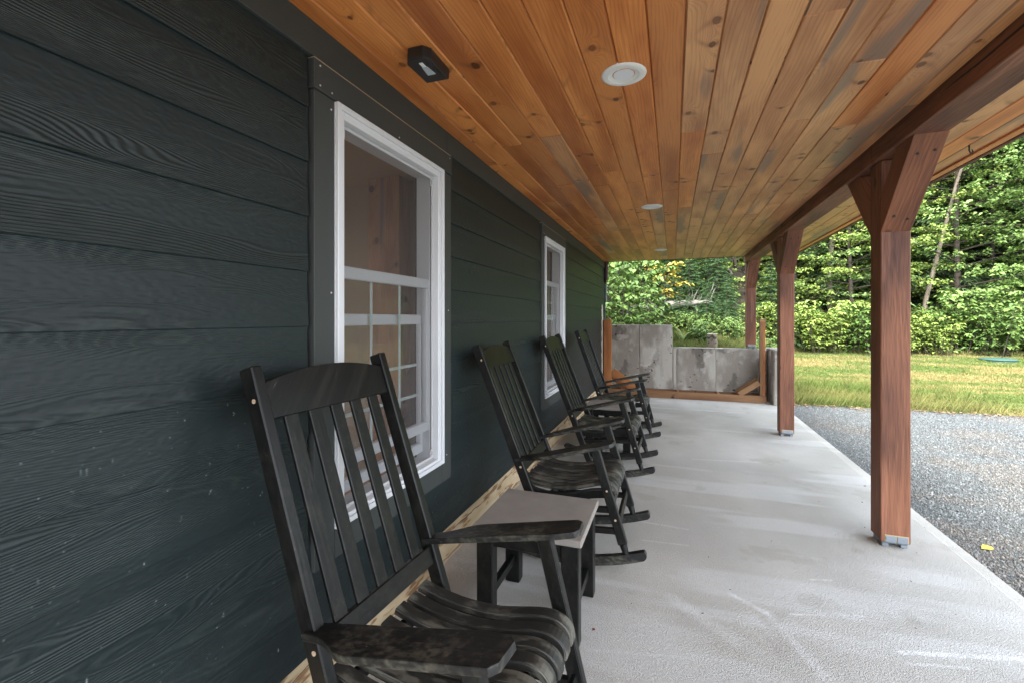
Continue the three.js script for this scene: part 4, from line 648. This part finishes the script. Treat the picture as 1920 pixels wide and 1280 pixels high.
  for (let i = 0; i < 20; i++) { const X = -1.9 + 4.2 * r(), F = 9.6 + 1.7 * r(); plantAt('weed', () => shrub(840, { H: 0.75, R: 0.35, canes: 16, nodes: 14, leaf: 0.075, ca: [0.08, 0.15, 0.025], cb: [0.14, 0.21, 0.04], tri: 2 }), [barkMat, foliage], 'weed_clump', 'loose clump of leafy light green weeds behind the concrete wall', 'plant', 'weed clumps behind the concrete wall', X, F, 0.5 + 0.35 * r(), r() * 6.28, ['stems', 'leaves']); }
  for (const [X, F, s] of [[0.15, 11.6, 0.13], [0.75, 11.5, 0.15], [-0.25, 11.5, 0.12], [1.2, 11.8, 0.17], [0.4, 12.6, 0.24], [-0.1, 13.2, 0.3], [1.1, 12.9, 0.26], [0.9, 13.6, 0.34], [2.4, 13.4, 0.3]]) plantAt('baby', () => conifer(850, { H: 7, R: 2.6, branches: 70, ca: [0.05, 0.11, 0.035], cb: [0.09, 0.16, 0.05], rad: 0.1, needleLen: 0.3 }), [barkMat, needle], 'young_fir', 'small feathery young fir among the ferns', 'tree', 'small young firs among the ferns', X, F, s, r() * 6.28);
  // far wood that reads as one mass
  const L = leafGeo(); for (let i = 0; i < 60; i++) { const a = r() * 6.28, d = V3(Math.cos(a), -0.3 - 0.4 * r(), Math.sin(a)).normalize(), n = V3((r() - 0.5), 1, (r() - 0.5)); n.addScaledVector(d, -n.dot(d)).normalize(); L.leaf(V3((r() - 0.5) * 1.5, (r() - 0.5) * 0.9, (r() - 0.5) * 1.5), d, n, 0.26 + 0.2 * r(), 0.16, vary(r, [0.6, 0.6, 0.6], [1, 1, 1])); }
  const N = 5200, m = new THREE.InstancedMesh(L.done(), needle, N), q = new THREE.Object3D(), c = new THREE.Color(); m.name = 'far_wood';
  for (let i = 0; i < N; i++) { const X = -10 + 38 * r(), F = 22.5 + 8 * r() + Math.max(0, X - 10) * -0.15; q.position.set(X, ground(X, F) + 0.2 + 9.5 * Math.pow(r(), 0.9), -F); q.rotation.set(0, r() * 6.28, 0); q.scale.setScalar(0.8 + r()); q.updateMatrix(); m.setMatrixAt(i, q.matrix); const k = 0.7 + 0.6 * r(); c.setRGB(0.11 * k, 0.18 * k, 0.06 * k); m.setColorAt(i, c); }
  stuff(m); tag(m, 'dense dark green wood far behind the nearer trees', 'wood'); scene.add(m);
  for (let i = 0; i < 26; i++) { const X = -5 + 26 * (i + r()) / 26, F = 20.5 + 4 * r(), o = thing('tree_trunk', 'bare dark trunk standing in the deep shade of the wood', 'tree', [X, ground(X, F), -F], 'dark trunks deep in the wood'); M('trunk', tube([V3(0, -0.2, 0), V3((r() - 0.5) * 0.3, 4, 0), V3((r() - 0.5) * 0.6, 9, 0)], [0.16 + 0.1 * r(), 0.13, 0.07], 8), barkMat, o); }
}
// fallen log with dead branches, uprooted stump, cut stump, lid and leaves
{
  const r = rngOf(6001), F = 11.9, a = onFar(1196, 584, F), b = onFar(1335, 566, F + 0.6);
  const A = V3(a[0] - 0.4, a[1] - 0.06, -F), B = V3(b[0], b[1], -(F + 0.6)), o = thing('fallen_log', 'bleached fallen tree trunk with dead twigs lying behind the wall', 'log', [A.x, A.y, A.z]), D = B.clone().sub(A), at = (t) => D.clone().multiplyScalar(t).add(V3(0, 0.06 * Math.sin(t * 3.1), 0));
  M('trunk', tube([0, 0.2, 0.4, 0.6, 0.8, 1].map(at), [0.16, 0.15, 0.13, 0.1, 0.075, 0.04], 10), barkGrey, o);
  for (let i = 0; i < 26; i++) { const t = 0.3 + 0.7 * r(), p = at(t), d = V3(0.5 * (r() - 0.2), 0.25 + r() * 0.5, (r() - 0.3) * 0.6), l = 0.25 + 0.55 * r(); M('dead_branch', tube([p, p.clone().addScaledVector(d, l * 0.6).add(V3(0.04, 0, 0)), p.clone().addScaledVector(d, l).add(V3(0.12 * (r() - 0.3), -0.05, 0))], [0.014, 0.009, 0.003], 5, false), barkGrey, o); }
  for (let i = 0; i < 2; i++) { const t = 0.42 + 0.4 * i, p = at(t); M('support_limb', tube([p, V3(p.x + 0.05, ground(A.x + p.x, -(A.z + p.z)) - A.y - 0.05, p.z)], [0.03, 0.024], 6, false), barkGrey, o); }
  const [rx, ry] = onFar(1385, 520, 14.6), u = thing('uprooted_stump', 'uprooted stump with a tangle of grey brown roots beside the grey trunk', 'stump', [rx, ground(rx, 14.6), -14.6]), hy = ry - ground(rx, 14.6);
  for (let i = 0; i < 44; i++) { const an = r() * 6.28, l = 0.35 + 0.6 * r(), s = V3((r() - 0.5) * 0.35, hy + (r() - 0.5) * 0.6, (r() - 0.5) * 0.3), e = s.clone().add(V3(Math.cos(an) * l * 0.8, Math.sin(an) * l * 1.2, (r() - 0.3) * 0.5)); M('root', tube([s, s.clone().lerp(e, 0.5).add(V3((r() - 0.5) * 0.2, (r() - 0.5) * 0.2, 0.1)), e], [0.035 + 0.03 * r(), 0.02, 0.006], 6, false), i % 3 ? barkMat : barkGrey, u); }
  M('root_plate', tube([V3(0, -0.1, 0), V3(0.02, hy * 0.5, -0.05), V3(0, hy + 0.3, -0.1)], [0.45, 0.4, 0.28], 10), barkMat, u);
  const sx = onFar(1335, 640, 9.3)[0]; const st = thing('cut_stump', 'pale cut tree stump among ferns behind the low wall', 'stump', [sx, ground(sx, 9.3), -9.3]);
  M('stump', tube([V3(0, -0.05, 0), V3(0.01, 0.1, 0), V3(0, 0.27, 0)], [0.105, 0.09, 0.085], 14, false), barkPale, st); M('cut_face', new THREE.CylinderGeometry(0.085, 0.086, 0.01, 14).translate(0, 0.27, 0), MAT.paleWood, st);
  let lf = 11; for (let i = 0; i < 40; i++) { const [x, f] = onLevel(1872, 677, ground(lf * 0.62, lf)); lf = lerp(lf, f, 0.3); } const lx = onLevel(1872, 677, ground(lf * 0.62, lf))[0];
  const lid = thing('septic_lid', 'round green plastic access lid set in the lawn near the brambles', 'lid', [lx, ground(lx, lf) + 0.03, -lf]);
  M('lid', new THREE.LatheGeometry([[0, 0.045], [0.2, 0.04], [0.27, 0.03], [0.285, 0.01], [0.285, -0.05]].map(([p, q]) => new THREE.Vector2(p, q)), 36), std({ color: lin(0.05, 0.12, 0.09), roughness: 0.6 }), lid); M('rim', new THREE.TorusGeometry(0.29, 0.014, 8, 36).rotateX(Math.PI / 2).translate(0, 0.008, 0), std({ color: lin(0.05, 0.11, 0.085), roughness: 0.6 }), lid);
  const leafThing = (name, label, col, X, F, y, s, turn) => { const sh = new THREE.Shape(); sh.moveTo(0, 0); sh.bezierCurveTo(0.3, 0.1, 0.42, 0.5, 0.62, 0.36); sh.bezierCurveTo(0.6, 0.6, 0.8, 0.5, 1, 0.02); sh.bezierCurveTo(0.8, -0.4, 0.6, -0.3, 0.55, -0.4); sh.bezierCurveTo(0.4, -0.3, 0.3, -0.1, 0, 0); const g = new THREE.ShapeGeometry(sh, 6), p = g.attributes.position; for (let i = 0; i < p.count; i++) p.setZ(i, 0.25 * p.getY(i) ** 2 + 0.12 * p.getX(i) ** 2 + 0.02); g.scale(s, s, s).rotateX(-Math.PI / 2); g.computeVertexNormals(); const m = M(name, g, std({ color: col, roughness: 0.7, side: THREE.DoubleSide })); m.position.set(X, y, -F); m.rotation.y = turn; return tag(m, label, 'leaf'); };
  const yl = onLevel(1848, 1033, GR); leafThing('fallen_leaf', 'yellow fallen leaf lying on the gravel near the slab', lin(0.62, 0.46, 0.08), yl[0] - 0.02, yl[1], GR + 0.012, 0.075, 0.4);
  const bl = onLevel(1111, 1183, 0); leafThing('fallen_leaf', 'small crumpled reddish leaf on the slab by the side table leg', lin(0.2, 0.06, 0.04), bl[0], bl[1], 0.002, 0.018, 1.2);
  { const T = [], c = new THREE.IcosahedronGeometry(1, 0); for (let i = 0; i < 90; i++) { const X = -0.35 + 1.9 * r(), F3 = 1.3 + 6.5 * r(), s = 0.0012 + 0.003 * r() * r(); T.push(c.clone().scale(s * (1 + r() * 2), s * 0.6, s).rotateY(r() * 6.28).translate(X, s * 0.5, -F3)); } stuff(tag(M('floor_debris', T, std({ color: lin(0.05, 0.035, 0.025), roughness: 0.9 })), 'tiny dark crumbs of debris scattered over the slab', 'debris')); }
  // leaf litter along the gravel and lawn border, too many to count
  const P = []; for (let i = 0; i < 420; i++) { const X = 1.75 + 5.2 * r(), F2 = lawnEdge(X) - 0.03 - 0.34 * r() * r(), s = 0.016 + 0.03 * r(), a2 = r() * 6.28; const g = new THREE.PlaneGeometry(s, s * 0.7, 2, 1), p = g.attributes.position; for (let k = 0; k < p.count; k++) p.setZ(k, 0.4 * s * (r() - 0.2)); g.rotateX(-Math.PI / 2 + (r() - 0.5) * 0.5).rotateY(a2).translate(X, GR + 0.016 + 0.012 * r(), -F2); const k = 0.7 + 0.5 * r(), c = r() < 0.7 ? [0.30 * k, 0.19 * k, 0.11 * k] : [0.16 * k, 0.09 * k, 0.05 * k]; const n = g.toNonIndexed(); n.setAttribute('color', new THREE.Float32BufferAttribute(Array(n.attributes.position.count).fill(c).flat(), 3)); n.computeVertexNormals(); P.push(n); }
  stuff(tag(M('leaf_litter', P, std({ vertexColors: true, roughness: 0.9, side: THREE.DoubleSide })), 'dry brown leaf litter along the edge of gravel and lawn', 'leaf litter'));
}
console.log('vegetation done');

scene.traverse((o) => { if (o.isMesh) { o.castShadow = true; o.receiveShadow = true; } });
renderer.render(scene, camera);
